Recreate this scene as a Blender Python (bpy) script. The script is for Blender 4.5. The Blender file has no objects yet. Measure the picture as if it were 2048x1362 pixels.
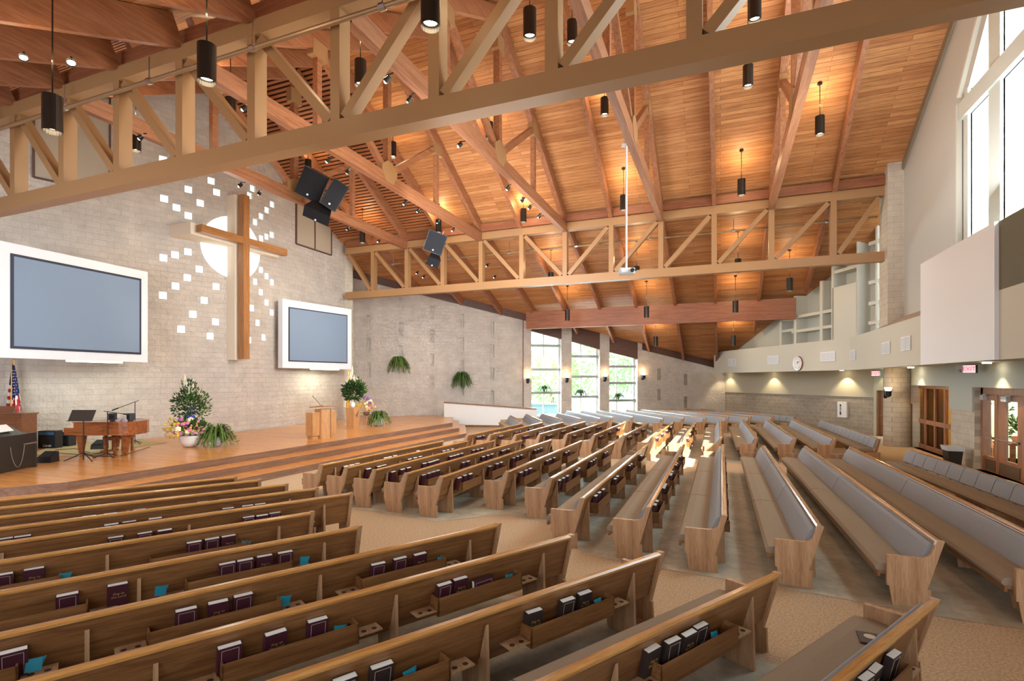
import bpy, bmesh, math, random
from mathutils import Vector, Matrix
random.seed(7)
S=bpy.context.scene; COL=S.collection
PI=math.pi
# ---------------------------------------------------------------- survey: camera station and sight lines
F=1040.;HOR=758.;H=2.75;TH=math.radians(21.85);tc,ts=math.cos(TH),math.sin(TH)
def ray(px,py):
    X=(px-1024)/F; return (X*tc-ts, X*ts+tc, (HOR-py)/F)
def at(px,py,A,B,C,D):
    d=ray(px,py); t=(D-C*H)/(A*d[0]+B*d[1]+C*d[2]); return Vector((d[0]*t,d[1]*t,H+d[2]*t))
def atz(px,py,z): return at(px,py,0,0,1,z)
def aty(px,py,y): return at(px,py,0,1,0,y)
def atx(px,py,x): return at(px,py,1,0,0,x)
def atd(px,py,t):
    d=ray(px,py); return Vector((d[0]*t,d[1]*t,H+d[2]*t))
def atw(px,py,p0,p1):
    nx,ny=p1[1]-p0[1],-(p1[0]-p0[0]); return at(px,py,nx,ny,0,nx*p0[0]+ny*p0[1])
ORD='first second third fourth fifth sixth seventh eighth ninth tenth eleventh twelfth thirteenth fourteenth fifteenth sixteenth seventeenth eighteenth nineteenth twentieth'.split()
ORD+=['twenty-'+o for o in ORD[:9]]
# ---------------------------------------------------------------- mesh helper
class MB:
    def __init__(s): s.v=[];s.f=[];s.m=[]
    def add(s,vs,fs,m=0):
        o=len(s.v); s.v+=[tuple(v) for v in vs]
        for f in fs: s.f.append([o+i for i in f]); s.m.append(m)
        return s
    def hexa(s,p,m=0): return s.add(p,[(0,3,2,1),(4,5,6,7),(0,1,5,4),(1,2,6,5),(2,3,7,6),(3,0,4,7)],m)
    def box(s,x0,x1,y0,y1,z0,z1,m=0):
        return s.hexa([(x0,y0,z0),(x1,y0,z0),(x1,y1,z0),(x0,y1,z0),(x0,y0,z1),(x1,y0,z1),(x1,y1,z1),(x0,y1,z1)],m)
    def beam(s,a,b,w,h,m=0,up=(0,0,1)):
        a=Vector(a);b=Vector(b);d=(b-a).normalized();r=d.cross(Vector(up))
        if r.length<1e-4: r=Vector((1,0,0))
        r.normalize();u=r.cross(d).normalized();r*=w/2;u*=h/2
        return s.hexa([a-r-u,a+r-u,a+r+u,a-r+u,b-r-u,b+r-u,b+r+u,b-r+u],m)
    def prism(s,pts,ex,m=0):
        n=len(pts);e=Vector(ex);p=[Vector(q) for q in pts]
        return s.add(p+[q+e for q in p],[tuple(range(n))[::-1],tuple(range(n,2*n))]+[(i,(i+1)%n,n+(i+1)%n,n+i) for i in range(n)],m)
    def cyl(s,a,b,r,r2=None,n=12,m=0,cap=True):
        a=Vector(a);b=Vector(b);r2=r if r2 is None else r2
        d=(b-a).normalized();x=d.orthogonal().normalized();y=d.cross(x)
        vs=[a+(x*math.cos(2*PI*i/n)+y*math.sin(2*PI*i/n))*r for i in range(n)]+[b+(x*math.cos(2*PI*i/n)+y*math.sin(2*PI*i/n))*r2 for i in range(n)]
        fs=[(i,(i+1)%n,n+(i+1)%n,n+i) for i in range(n)]
        if cap: fs+=[tuple(range(n))[::-1],tuple(range(n,2*n))]
        return s.add(vs,fs,m)
    def tube(s,pts,r,n=6,m=0):
        for a,b in zip(pts,pts[1:]): s.cyl(a,b,r,r,n,m)
        return s
    def lathe(s,prof,c=(0,0,0),n=20,m=0):
        vs=[];fs=[];k=len(prof)
        for r,z in prof:
            for i in range(n): vs.append((c[0]+r*math.cos(2*PI*i/n),c[1]+r*math.sin(2*PI*i/n),c[2]+z))
        for j in range(k-1):
            for i in range(n): fs.append((j*n+i,j*n+(i+1)%n,(j+1)*n+(i+1)%n,(j+1)*n+i))
        fs.append(tuple(range(n))[::-1]); fs.append(tuple((k-1)*n+i for i in range(n)))
        return s.add(vs,fs,m)
    def ball(s,c,r,n=8,m=0,sz=1.0):
        k=max(3,n//2); return s.lathe([(r*math.sin(PI*j/k)+1e-4,-r*sz*math.cos(PI*j/k)) for j in range(k+1)],c,n,m)
    def quad(s,*p,m=0): return s.add(p,[tuple(range(len(p)))],m)
    def leaf(s,c,d,l,w,m=0,n=None):
        c=Vector(c);d=Vector(d).normalized();n=n or Vector((random.uniform(-1,1),random.uniform(-1,1),random.uniform(-1,1)))
        r=d.cross(Vector(n));r=(r.normalized() if r.length>1e-3 else d.orthogonal().normalized())*w/2
        return s.add([c,c+d*l*.45+r,c+d*l,c+d*l*.45-r],[(0,1,2,3)],m)
    def build(s,name,mats,parent=None,loc=None,rot=None,smooth=False,fix=True):
        me=bpy.data.meshes.new(name); me.from_pydata(s.v,[],s.f)
        if not isinstance(mats,(list,tuple)): mats=[mats]
        for k in mats: me.materials.append(k)
        me.polygons.foreach_set('material_index',s.m)
        if fix:
            bm=bmesh.new(); bm.from_mesh(me); bmesh.ops.recalc_face_normals(bm,faces=bm.faces); bm.to_mesh(me); bm.free()
        if smooth: me.polygons.foreach_set('use_smooth',[True]*len(me.polygons))
        me.update(); return link(name,me,parent,loc,rot)
def link(name,data,parent=None,loc=None,rot=None):
    o=bpy.data.objects.new(name,data); COL.objects.link(o)
    if parent: o.parent=parent
    if loc is not None: o.location=loc
    if rot is not None: o.rotation_euler=rot if isinstance(rot,(tuple,list)) else (0,0,rot)
    return o
def text(name,fc,parent,loc,rot):
    o=bpy.data.objects.new('t',fc); COL.objects.link(o); bpy.context.view_layer.update(); me=bpy.data.meshes.new_from_object(o.evaluated_get(bpy.context.evaluated_depsgraph_get())); bpy.data.objects.remove(o)
    return link(name,me,parent,loc,rot)
def tag(o,label,cat,group=None):
    o['label']=label;o['category']=cat
    if group:o['group']=group
    return o
def thing(name,label,cat,loc=(0,0,0),rot=0,group=None):
    o=link(name,None,None,loc,rot); o.empty_display_size=.1; return tag(o,label,cat,group)
def struct(o): o['kind']='structure'; return o
def dup(root,loc,rot,label=None,group=None):
    r=root.copy(); COL.objects.link(r); r.location=loc; r.rotation_euler=rot if isinstance(rot,(tuple,list)) else (0,0,rot)
    if label: r['label']=label
    if group: r['group']=group
    for ch in list(root.children):
        c=ch.copy(); COL.objects.link(c); c.parent=r
        for g in ch.children:
            d=g.copy(); COL.objects.link(d); d.parent=c
    return r
# ---------------------------------------------------------------- materials
def newmat(n):
    m=bpy.data.materials.new(n); m.use_nodes=True; nt=m.node_tree; return m,nt,nt.nodes['Principled BSDF']
def col4(c): return (c[0],c[1],c[2],1)
def plain(n,c,rough=.5,metal=0,emit=0,ec=None,spec=.5,trans=0,alpha=1):
    m,nt,b=newmat(n); b.inputs['Base Color'].default_value=col4(c); b.inputs['Roughness'].default_value=rough
    b.inputs['Metallic'].default_value=metal; b.inputs['Specular IOR Level'].default_value=spec
    if emit: b.inputs['Emission Color'].default_value=col4(ec or c); b.inputs['Emission Strength'].default_value=emit
    if trans: b.inputs['Transmission Weight'].default_value=trans
    return m
def coords(nt,scale=(1,1,1),rot=(0,0,0),src='Object'):
    t=nt.nodes.new('ShaderNodeTexCoord'); mp=nt.nodes.new('ShaderNodeMapping'); mp.inputs['Scale'].default_value=scale; mp.inputs['Rotation'].default_value=rot
    nt.links.new(t.outputs[src],mp.inputs['Vector']); return mp.outputs['Vector']
def noise(nt,vec,sc,det=4,rough=.55,dist=0):
    n=nt.nodes.new('ShaderNodeTexNoise'); n.inputs['Scale'].default_value=sc; n.inputs['Detail'].default_value=det; n.inputs['Roughness'].default_value=rough; n.inputs['Distortion'].default_value=dist
    nt.links.new(vec,n.inputs['Vector']); return n.outputs['Fac']
def ramp(nt,fac,stops):
    r=nt.nodes.new('ShaderNodeValToRGB'); e=r.color_ramp.elements
    e[0].position,e[0].color=stops[0][0],col4(stops[0][1]); e[1].position,e[1].color=stops[-1][0],col4(stops[-1][1])
    for p,c in stops[1:-1]: k=e.new(p); k.color=col4(c)
    nt.links.new(fac,r.inputs['Fac']); return r.outputs['Color']
def mix(nt,a,b,f,mode='MIX'):
    n=nt.nodes.new('ShaderNodeMix'); n.data_type='RGBA'; n.blend_type=mode
    for sock,val in ((n.inputs['Factor'],f),(n.inputs[6],a),(n.inputs[7],b)):
        if hasattr(val,'is_linked'): nt.links.new(val,sock)
        else: sock.default_value=val if isinstance(val,(int,float)) else col4(val)
    return n.outputs[2]
def bump(nt,b,h,st=.3,dist=.02):
    n=nt.nodes.new('ShaderNodeBump'); n.inputs['Strength'].default_value=st; n.inputs['Distance'].default_value=dist
    nt.links.new(h,n.inputs['Height']); nt.links.new(n.outputs['Normal'],b.inputs['Normal'])
def wood(n,dark,mid,light,axis='x',rough=.4,sc=1.0,src='Object'):
    m,nt,b=newmat(n); k={'x':(.5,9,9),'y':(9,.5,9),'z':(9,9,.5)}[axis]; k=tuple(q*sc for q in k)
    v=coords(nt,k,src=src); f=noise(nt,v,2.2,6,.62,.6)
    v2=coords(nt,tuple(q*4 for q in k),src=src); f2=noise(nt,v2,3,3,.6)
    c=ramp(nt,f,[(.28,dark),(.5,mid),(.72,light)])
    c=mix(nt,c,ramp(nt,f2,[(.3,(.62,.58,.55)),(.62,(1,1,1))]),.75,'MULTIPLY')
    nt.links.new(c,b.inputs['Base Color']); b.inputs['Roughness'].default_value=rough
    bump(nt,b,f2,.08,.003); return m
def speck(n,a,bc,sc,rough=.9,bst=.3,big=None):
    m,nt,b=newmat(n); v=coords(nt); f=noise(nt,v,sc,4,.7); c=ramp(nt,f,[(.34,a),(.66,bc)])
    if big: c=mix(nt,c,ramp(nt,noise(nt,v,big,3,.6),[(.35,(.72,.72,.72)),(.65,(1.05,1.05,1.05))]),1,'MULTIPLY')
    nt.links.new(c,b.inputs['Base Color']); b.inputs['Roughness'].default_value=rough; b.inputs['Specular IOR Level'].default_value=.25
    if bst: bump(nt,b,f,bst,.01)
    return m
def brick(n,c1,c2,mort,w,h,ms=.008,rough=.85,plane='xz',rock=0,rsc=9,off=.5,rot=None,grain=None,spec=.3,mbump=.25,gf=.8):
    m,nt,b=newmat(n); t=nt.nodes.new('ShaderNodeTexCoord'); sp=nt.nodes.new('ShaderNodeSeparateXYZ'); cb=nt.nodes.new('ShaderNodeCombineXYZ')
    nt.links.new(t.outputs['Object'],sp.inputs[0]); i={'x':0,'y':1,'z':2}
    nt.links.new(sp.outputs[i[plane[0]]],cb.inputs[0]); nt.links.new(sp.outputs[i[plane[1]]],cb.inputs[1])
    br=nt.nodes.new('ShaderNodeTexBrick'); br.offset=off; br.inputs['Color1'].default_value=col4(c1); br.inputs['Color2'].default_value=col4(c2); br.inputs['Mortar'].default_value=col4(mort)
    br.inputs['Scale'].default_value=1; br.inputs['Mortar Size'].default_value=ms; br.inputs['Brick Width'].default_value=w; br.inputs['Row Height'].default_value=h; br.inputs['Mortar Smooth'].default_value=.1; br.inputs['Bias'].default_value=0
    nt.links.new(cb.outputs[0],br.inputs['Vector']); c=br.outputs['Color']
    ob=t.outputs['Object']
    if grain:
        mp=nt.nodes.new('ShaderNodeMapping'); mp.inputs['Scale'].default_value=grain; nt.links.new(ob,mp.inputs[0]); g=noise(nt,mp.outputs[0],2.5,5,.65,.5)
        c=mix(nt,c,ramp(nt,g,[(.3,(.55,.5,.46)),(.6,(1.08,1.05,1.0))]),gf,'MULTIPLY')
    else:
        g=noise(nt,ob,rsc*.25,4,.6); c=mix(nt,c,ramp(nt,g,[(.3,(.82,.82,.82)),(.7,(1.08,1.07,1.05))]),.8,'MULTIPLY')
    nt.links.new(c,b.inputs['Base Color']); b.inputs['Roughness'].default_value=rough; b.inputs['Specular IOR Level'].default_value=spec
    if rock:
        r=noise(nt,ob,rsc,5,.6); inv=nt.nodes.new('ShaderNodeMath'); inv.operation='MULTIPLY_ADD'; nt.links.new(br.outputs['Fac'],inv.inputs[0]); inv.inputs[1].default_value=-.6; nt.links.new(r,inv.inputs[2])
        bump(nt,b,inv.outputs[0],rock,.09)
    else:
        inv=nt.nodes.new('ShaderNodeMath'); inv.operation='SUBTRACT'; inv.inputs[0].default_value=1; nt.links.new(br.outputs['Fac'],inv.inputs[1]); bump(nt,b,inv.outputs[0],mbump,.01)
    return m
OAK=wood('oak',(.13,.05,.017),(.255,.112,.039),(.33,.163,.062),'x',.33)
OAKCAP=wood('oak rail',(.34,.15,.04),(.48,.23,.065),(.56,.30,.10),'x',.2)
OAKEND=wood('oak end grain up',(.34,.185,.09),(.49,.285,.15),(.58,.37,.21),'z',.4)
FAB=speck('taupe weave',(.235,.185,.135),(.33,.265,.195),160,.95,.15)
FABB=speck('taupe back weave',(.23,.245,.265),(.32,.335,.36),160,.95,.15)  # cool window light tinted into the weave of the backs
DECK=brick('roof planks',(.58,.285,.115),(.42,.178,.066),(.16,.058,.022),3.1,.135,.005,.5,'xy',grain=(.6,9,9),off=.37)
SLAT=wood('ceiling slats',(.30,.10,.035),(.42,.15,.05),(.5,.2,.07),'x',.5)
DARK=plain('slat void',(.05,.018,.008),.9)
GLU=wood('glulam',(.22,.08,.034),(.335,.135,.06),(.42,.185,.09),'y',.5,.7)
GLUX=wood('glulam beam',(.20,.065,.028),(.29,.10,.042),(.37,.14,.06),'x',.5,.7)
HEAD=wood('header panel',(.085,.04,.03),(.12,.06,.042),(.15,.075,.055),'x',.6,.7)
GOLD=plain('tan enamel on steel',(.33,.18,.078),.45,0,spec=.4)
CMU=brick('split face block',(.62,.565,.505),(.56,.51,.455),(.49,.44,.385),.40,.20,.006,.9,'xz',rock=1.0,rsc=6)
CMUB=brick('grey split face block',(.60,.545,.485),(.55,.495,.44),(.62,.57,.51),.40,.20,.006,.9,'xz',rock=1.0,rsc=6)
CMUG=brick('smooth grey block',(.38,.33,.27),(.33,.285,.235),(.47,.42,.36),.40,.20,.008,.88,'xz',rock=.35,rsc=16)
CMUP=brick('pier block',(.58,.52,.42),(.55,.49,.40),(.42,.37,.30),.40,.20,.007,.85,'xz')
CMUR=brick('round column block',(.50,.44,.35),(.47,.41,.33),(.32,.28,.22),.42,.20,.008,.85,'xz')
TAN=plain('tan paint',(.50,.45,.34),.85); SAGE=plain('grey green paint',(.50,.52,.46),.85); SAGEL=plain('pale sage paint',(.58,.57,.49),.85)
CREAM=plain('cream paint',(.48,.475,.435),.85); WHITE=plain('white paint',(.80,.80,.80),.6); PANEL=plain('white panel',(.78,.80,.84),.5); OLIVE=plain('olive booth shade',(.15,.14,.095),.9)
STONE=plain('cream render',(.78,.68,.54),.8)
CARPET=speck('tan carpet',(.33,.23,.14),(.62,.47,.32),42,.97,.6,None)
VINYL=speck('mottled vinyl',(.40,.365,.285),(.53,.485,.39),7,.5,0,1.2)
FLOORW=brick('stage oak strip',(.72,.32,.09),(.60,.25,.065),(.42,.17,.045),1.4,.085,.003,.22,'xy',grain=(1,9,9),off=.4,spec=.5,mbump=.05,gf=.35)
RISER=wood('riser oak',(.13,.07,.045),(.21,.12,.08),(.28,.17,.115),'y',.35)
BLACK=plain('black plastic',(.012,.012,.014),.45); BLKM=plain('black metal',(.02,.019,.018),.35,.6); BRONZE=plain('bronze can',(.045,.036,.028),.38,.7)
STEEL=plain('steel',(.55,.55,.55),.3,1); BRASS=plain('brass',(.7,.45,.15),.3,1); CHROME=plain('chrome',(.8,.8,.82),.15,1); PIPE=plain('pipe',(.33,.21,.11),.4,.5)
BULB=plain('lit lamp face',(1,.9,.7),.4,emit=22,ec=(1,.86,.62)); GLOW=plain('lit glass',(1,.95,.85),.4,emit=9,ec=(1,.86,.66)); SCON=plain('lit sconce glass',(1,.8,.5),.4,emit=9,ec=(1,.66,.32))
SCREEN=plain('grey projection cloth',(.20,.275,.385),.6); BEZEL=plain('screen border',(.02,.025,.05),.5)
GBLK=plain('daylit glass block',(.9,.95,1),.2,emit=1.2,ec=(.85,.95,1)); DISC=plain('daylit round niche',(.93,.93,.9),.6,emit=.75,ec=(1,.98,.92))
COVER=plain('maroon cover',(.06,.012,.022),.45); COVERB=plain('brown cover',(.035,.022,.02),.45); PAGES=speck('page edge',(.82,.80,.72),(.92,.90,.85),120,.8,0); GILT=plain('gilt print',(.75,.52,.12),.35,.6); RULE=plain('ruled line',(.55,.48,.42),.5); TEAL=plain('teal card',(.0,.20,.28),.5)
MAHOG=wood('mahogany',(.16,.045,.014),(.30,.095,.03),(.40,.14,.045),'x',.2); WALN=wood('organ oak',(.12,.045,.022),(.19,.075,.035),(.25,.105,.05),'x',.3)
DOORW=wood('door cherry',(.28,.115,.055),(.38,.17,.085),(.46,.22,.12),'z',.35)
LEC=wood('lectern oak',(.42,.20,.075),(.55,.29,.12),(.62,.36,.17),'z',.35)
GREEN=speck('leaf green',(.025,.075,.015),(.09,.17,.03),20,.6,0); FERN=speck('fern green',(.05,.12,.02),(.16,.25,.05),20,.6,0); DKG=speck('dark leaf',(.01,.035,.012),(.04,.09,.03),20,.55,0)
POT=plain('glazed white bowl',(.80,.78,.76),.2); POTB=speck('blue white bowl',(.45,.5,.68),(.85,.86,.9),9,.2,0)
YEL=plain('yellow petals',(.80,.55,.03),.6); BLU=plain('blue petals',(.05,.06,.45),.6); PUR=plain('purple petals',(.28,.12,.42),.6); PNK=plain('pink petals',(.75,.2,.38),.6); IVO=plain('ivory petals',(.85,.82,.55),.6); PEA=plain('peach petals',(.85,.42,.25),.6); PAMP=plain('pampas plume',(.75,.68,.5),.8)
RUG=speck('beige rug',(.36,.29,.16),(.48,.40,.24),60,.95,.2)
FRED=plain('flag red',(.55,.02,.03),.7); FWHT=plain('flag white',(.8,.78,.75),.7); FBLU=plain('flag blue',(.02,.025,.14),.7); FGLD=plain('gold fringe',(.75,.42,.03),.5)
MET=plain('window frame',(.33,.36,.35),.45,.2); WFRM=plain('white window frame',(.75,.78,.76),.5)
RED=plain('exit lettering',(.8,.03,.06),.5,emit=1.2,ec=(1,.05,.12)); EXW=plain('exit face',(.9,.8,.82),.5,emit=.6,ec=(1,.75,.8))
GRILL=speck('speaker grille',(.006,.007,.010),(.018,.020,.026),220,.7,0); BLUEPL=plain('blue amp panel',(.05,.12,.2),.4)
GLASS=None
def mkglass(n,tint=(1,1,1),r=.08):
    m,nt,b=newmat(n); o=nt.nodes['Material Output']; tr=nt.nodes.new('ShaderNodeBsdfTransparent'); tr.inputs[0].default_value=col4(tint)
    gl=nt.nodes.new('ShaderNodeBsdfGlossy'); gl.inputs['Roughness'].default_value=.02; mx=nt.nodes.new('ShaderNodeMixShader'); mx.inputs[0].default_value=r
    nt.links.new(tr.outputs[0],mx.inputs[1]); nt.links.new(gl.outputs[0],mx.inputs[2]); nt.links.new(mx.outputs[0],o.inputs[0]); return m
GLASS=mkglass('clear pane',(.96,1,.99),.05); GLASSA=mkglass('amber pane',(.62,.46,.26),.10)
# ---------------------------------------------------------------- setting
ZS=.56; RID=14.6
def zu(y): return 10.1+.55*(22.1-y) if y>RID else 10.1+.55*(y-7.1)
def zsf(y): return 10.1-.405*(y-22.1)
def zsn(y): return 10.1-.45*(7.1-y)
def slab(name,pts,th,mat,zf):
    b=MB(); b.prism([(x,y,zf(y)) for x,y in pts],(0,0,th)); return struct(b.build(name,mat))
fl=MB(); fl.box(-24,10,-6,40,-.2,0); struct(fl.build('floor',CARPET))
XR=5.9
slab('ceiling',[(-12.5,RID),(-12.5,22.1),(7,22.1),(7,RID)],.1,DECK,lambda y:10.1+.55*(22.1-y))
slab('ceiling',[(-12.5,7.1),(-12.5,RID),(7,RID),(7,7.1)],.1,DECK,lambda y:10.1+.55*(y-7.1))
slab('ceiling',[(-22,22.1),(-22,25.5),(-14,29.5),(1,39),(9,32),(9,22.1)],.1,DECK,zsf)
slab('ceiling',[(-22,-4),(-22,7.1),(7,7.1),(7,-4)],.1,DECK,zsn)
sl=MB()
for a0,a1,zf in ((RID,22.1,lambda y:10.1+.55*(22.1-y)),(7.1,RID,lambda y:10.1+.55*(y-7.1))):
    n=int((a1-a0)/.15)
    for i in range(n):
        y=a0+(i+.5)*(a1-a0)/n; z=zf(y); k=.55 if a0<RID-1 else -.55
        sl.hexa([(-22,y-.04,z-.04*k),(-12.55,y-.04,z-.04*k),(-12.55,y+.04,z+.04*k),(-22,y+.04,z+.04*k),(-22,y-.04,z-.04*k+.03),(-12.55,y-.04,z-.04*k+.03),(-12.55,y+.04,z+.04*k+.03),(-22,y+.04,z+.04*k+.03)],0)
    sl.prism([(-22,a0,zf(a0)+.09),(-12.5,a0,zf(a0)+.09),(-12.5,a1,zf(a1)+.09),(-22,a1,zf(a1)+.09)],(0,0,.04),1)
struct(sl.build('ceiling',[SLAT,DARK]))

def wall(name,p0,p1,z0,z1,mats,holes=(),kind=True):
    p0=Vector((p0[0],p0[1],0));p1=Vector((p1[0],p1[1],0));L=(p1-p0).length
    us=sorted({0,L}|{h[0] for h in holes}|{h[1] for h in holes}); vs=sorted({z0,z1}|{h[2] for h in holes}|{h[3] for h in holes})
    b=MB()
    for i in range(len(us)-1):
        for j in range(len(vs)-1):
            uc,vc=(us[i]+us[i+1])/2,(vs[j]+vs[j+1])/2
            if any(h[0]<uc<h[1] and h[2]<vc<h[3] for h in holes): continue
            b.quad((us[i],0,vs[j]),(us[i+1],0,vs[j]),(us[i+1],0,vs[j+1]),(us[i],0,vs[j+1]))
    for h in holes:
        u0,u1,v0,v1,d=h[:5]; m=h[6] if len(h)>6 else 0
        b.quad((u0,0,v0),(u0,d,v0),(u0,d,v1),(u0,0,v1),m=m); b.quad((u1,0,v0),(u1,0,v1),(u1,d,v1),(u1,d,v0),m=m)
        b.quad((u0,0,v0),(u1,0,v0),(u1,d,v0),(u0,d,v0),m=m); b.quad((u0,0,v1),(u0,d,v1),(u1,d,v1),(u1,0,v1),m=m)
        if len(h)>5 and h[5] is not None: b.quad((u0,d,v0),(u1,d,v0),(u1,d,v1),(u0,d,v1),m=h[5])
    o=b.build(name,mats,None,p0,math.atan2(p1.y-p0.y,p1.x-p0.x),fix=False)
    return struct(o)
def ul(p,p0): return math.hypot(p[0]-p0[0],p[1]-p0[1])
def onwall(p0,p1,u,out=0):   # point on wall line, out>0 towards the room
    d=Vector((p1[0]-p0[0],p1[1]-p0[1],0)).normalized(); n=Vector((d.y,-d.x,0)); return Vector((p0[0],p0[1],0))+d*u+n*out
def wang(p0,p1): return math.atan2(p1[1]-p0[1],p1[0]-p0[0])
# chancel wall: two wings meeting in a blunt fold behind the cross
PF=atz(469,864.3,ZS); PR=atz(689,839.5,ZS); q=atz(280,877.7,ZS)
dl=(q-PF).normalized(); PL=PF+dl*((PF.y-7.2)/-dl.y)
LB=[(326.6,318.6),(329,397),(377.3,378.7),(422.9,361.5),(353.6,414.8),(401,405.7),(434,384.4),(377.3,431),(327.6,515.4),(351,509.4),(376.6,503.3),(399,538),(375.6,555),(352,571.8),(326.6,590.4),(433,572.8),(409.4,600.5),(386.7,628.2),(363,658),(432,643.4),(421,672)]
RB=[(505.6,377),(499.8,391),(545,408.7),(534.3,420.2),(523,432.4),(511.3,444.2),(544.4,469.5),(534,473.2),(523.5,476.6),(523,539.7),(534.3,552.2),(545,564.4),(511.7,563.4),(523,584.3),(534.3,605),(505,616),(544.4,624.8),(516.7,645.8),(528.2,674.8),(499.5,680)]
def blocks(lst,p0,p1,side):
    hs=[]
    lst=sorted(lst,key=lambda p:(p[1]))
    for i,(px,py) in enumerate(lst):
        P=atw(px,py,p0,p1); u=ul(P,p0); r=.135
        hs.append((u-r,u+r,P.z-r,P.z+r,.12))
        o=onwall(p0,p1,u,-.10)
        b=MB(); b.box(-r,r,-.02,.02,-r,r); g=b.build('glass_block_window',GBLK,None,(o.x,o.y,P.z),wang(p0,p1))
        tag(g,'small square glowing glass block, %s from the top %s of the cross'%(ORD[i],side),'window','glass block windows around the cross')
    return hs
hl=blocks(LB,PL,PF,'left'); hr=blocks(RB,PF,PR,'right')
wall('wall_chancel_left',PL,PF,0,15.5,CMU,hl); wall('wall_chancel_right',PF,PR,0,15.5,CMU,hr)
b=MB(); b.box(9,9.2,18,36,3.4,13); struct(b.build('wall_outer_right',CREAM))  # unseen slab added outside to stop sun leaking onto the niches
wall('wall_near',(9,-4.2),(-23,-4.2),-.1,8,CREAM); wall('wall_far_left',(-22.5,-4.2),(PL.x,PL.y),-.1,14,CMU)
# pilaster at the end of the chancel wall
wall('wall_pilaster',PR,(PR.x+.35,PR.y+.25),0,13,CMUP); 
# long back wall with three tall windows
BA=atd(690,758,30.25); BB=atd(1450,758,35.0); BC=atd(1747,758,25.2)
wall('wall_nook',(PR.x+.35,PR.y+.25),BA,0,13,CMUP)
def ub(px): return ul(atw(px,758,BA,BB),BA)
def zb(px,py): return atw(px,py,BA,BB).z
holes=[]
for cx,tops in ((735,(553,630,677,726)),(800,(597,645,692)),(862,(613,659.5,706.7,753)),(922,(628,674.5,721,765)),(982.5,(642.5,688.5,735,781.5))):
    u=ub(cx+2)
    for ty in tops:
        z=zb(cx,ty); holes.append((u-.12,u+.12,z-.80,z,.2,0,0))
for cx,tops in ((1318,(737,)),(1371,(748,)),(1318,(778,)),(1371,(793,))):
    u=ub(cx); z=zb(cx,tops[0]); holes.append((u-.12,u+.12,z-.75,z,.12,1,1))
WIN=[(1063,1087,1123,(690.4,738.7,785.5),(662,678)),(1143.5,1162,1199.5,(712.2,753,793.5),(682.6,698.7)),(1219,1235,1275,(732.7,765.8,800.9),(704.6,718.5))]
wh=[]
for a,mv,c,rl,hd in WIN: wh.append((ub(a),ub(c),.42,12.5,.55))
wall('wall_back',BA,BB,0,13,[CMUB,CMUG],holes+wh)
ang=wang(BA,BB)
for k,(a,mv,c,rl,hd) in enumerate(WIN):
    o=BA.copy(); o.z=0
    w=link('window_%d'%(k+1),None,None,o,ang); w['kind']='structure'
    u0,u1=ub(a),ub(c); b=MB()
    um=ub(mv)+.12
    for u in (u0+.04,um,u1-.06): b.box(u-.04,u+.04,.44,.54,.42,11)
    b.box(u0,u1,.44,.54,.42,.52); b.build('window_frame',WFRM,w)
    for py in rl:
        z=zb((a+c)/2,py); b=MB(); b.box(u0,u1,.28,.40,z-.09,z+.07); b.build('rail',MET,w)
    b=MB(); b.box(u0,u1,.485,.495,.5,11); b.build('pane',GLASS,w)
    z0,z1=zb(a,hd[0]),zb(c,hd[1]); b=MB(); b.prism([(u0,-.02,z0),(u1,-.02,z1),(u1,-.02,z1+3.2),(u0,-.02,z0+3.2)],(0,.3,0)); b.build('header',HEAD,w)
# dark fascia where roof meets the masonry on either side of the windows
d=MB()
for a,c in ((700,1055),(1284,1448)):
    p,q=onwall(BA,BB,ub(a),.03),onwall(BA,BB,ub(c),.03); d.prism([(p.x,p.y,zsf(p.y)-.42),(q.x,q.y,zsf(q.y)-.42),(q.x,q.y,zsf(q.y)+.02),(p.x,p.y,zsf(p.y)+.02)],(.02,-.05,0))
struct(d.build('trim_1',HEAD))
p=onwall(BA,BB,ub(1046),.03); b=MB(); b.cyl((p.x,p.y,.6),(p.x,p.y,7),.035,n=8); struct(b.build('trim_2',plain('rust conduit',(.25,.12,.07),.6)))
# wall to the right of the windows under the balcony
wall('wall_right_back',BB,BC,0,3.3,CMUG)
z=1.86; n=Vector((-(BC-BB).y*-1,0,0))
p,q=onwall(BB,BC,.05,.04),onwall(BB,BC,ul(BC,BB),.04); b=MB(); b.prism([(p.x,p.y,1.86),(q.x,q.y,1.86),(q.x,q.y,3.25),(p.x,p.y,3.25)],(.03,.03,0)); struct(b.build('wall_right_back_upper',TAN))
BD=atd(1778,758,24.9)
hd=(.12,ul(BD,BC)-.08,0,2.2,.28)
wall('wall_door_return',BC,BD,0,3.3,SAGEL,[hd])
# round column and glazed lobby wall
cc=atz(1790,893,0)
b=MB(); b.cyl((0,0,0),(0,0,3.25),.47,n=32); o=struct(b.build('wall_round_column',CMUR,None,(cc.x+.15,cc.y+.3,0),.5,smooth=False))
XD=7.2
def yd(px): return atx(px,780,XD).y
yA,yB,yC,yD=yd(1825),yd(1902),yd(1930),yd(1949)
hs=[(26.4-yA,26.4-yB,0,2.5,.34),(26.4-yD,26.4-16.3,0,2.5,.34)]
wall('wall_right_lobby',(XD,26.4),(XD,2),0,3.3,CMUP,hs)
b=MB(); b.box(XD-.06,XD,2,26.4,2.5,3.25); b.box(XD-.06,XD,yA,yA+.75,1.75,2.5); b.box(XD-.06,XD,yD,yB,1.75,2.5); struct(b.build('wall_right_lobby_upper',SAGE))
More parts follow.
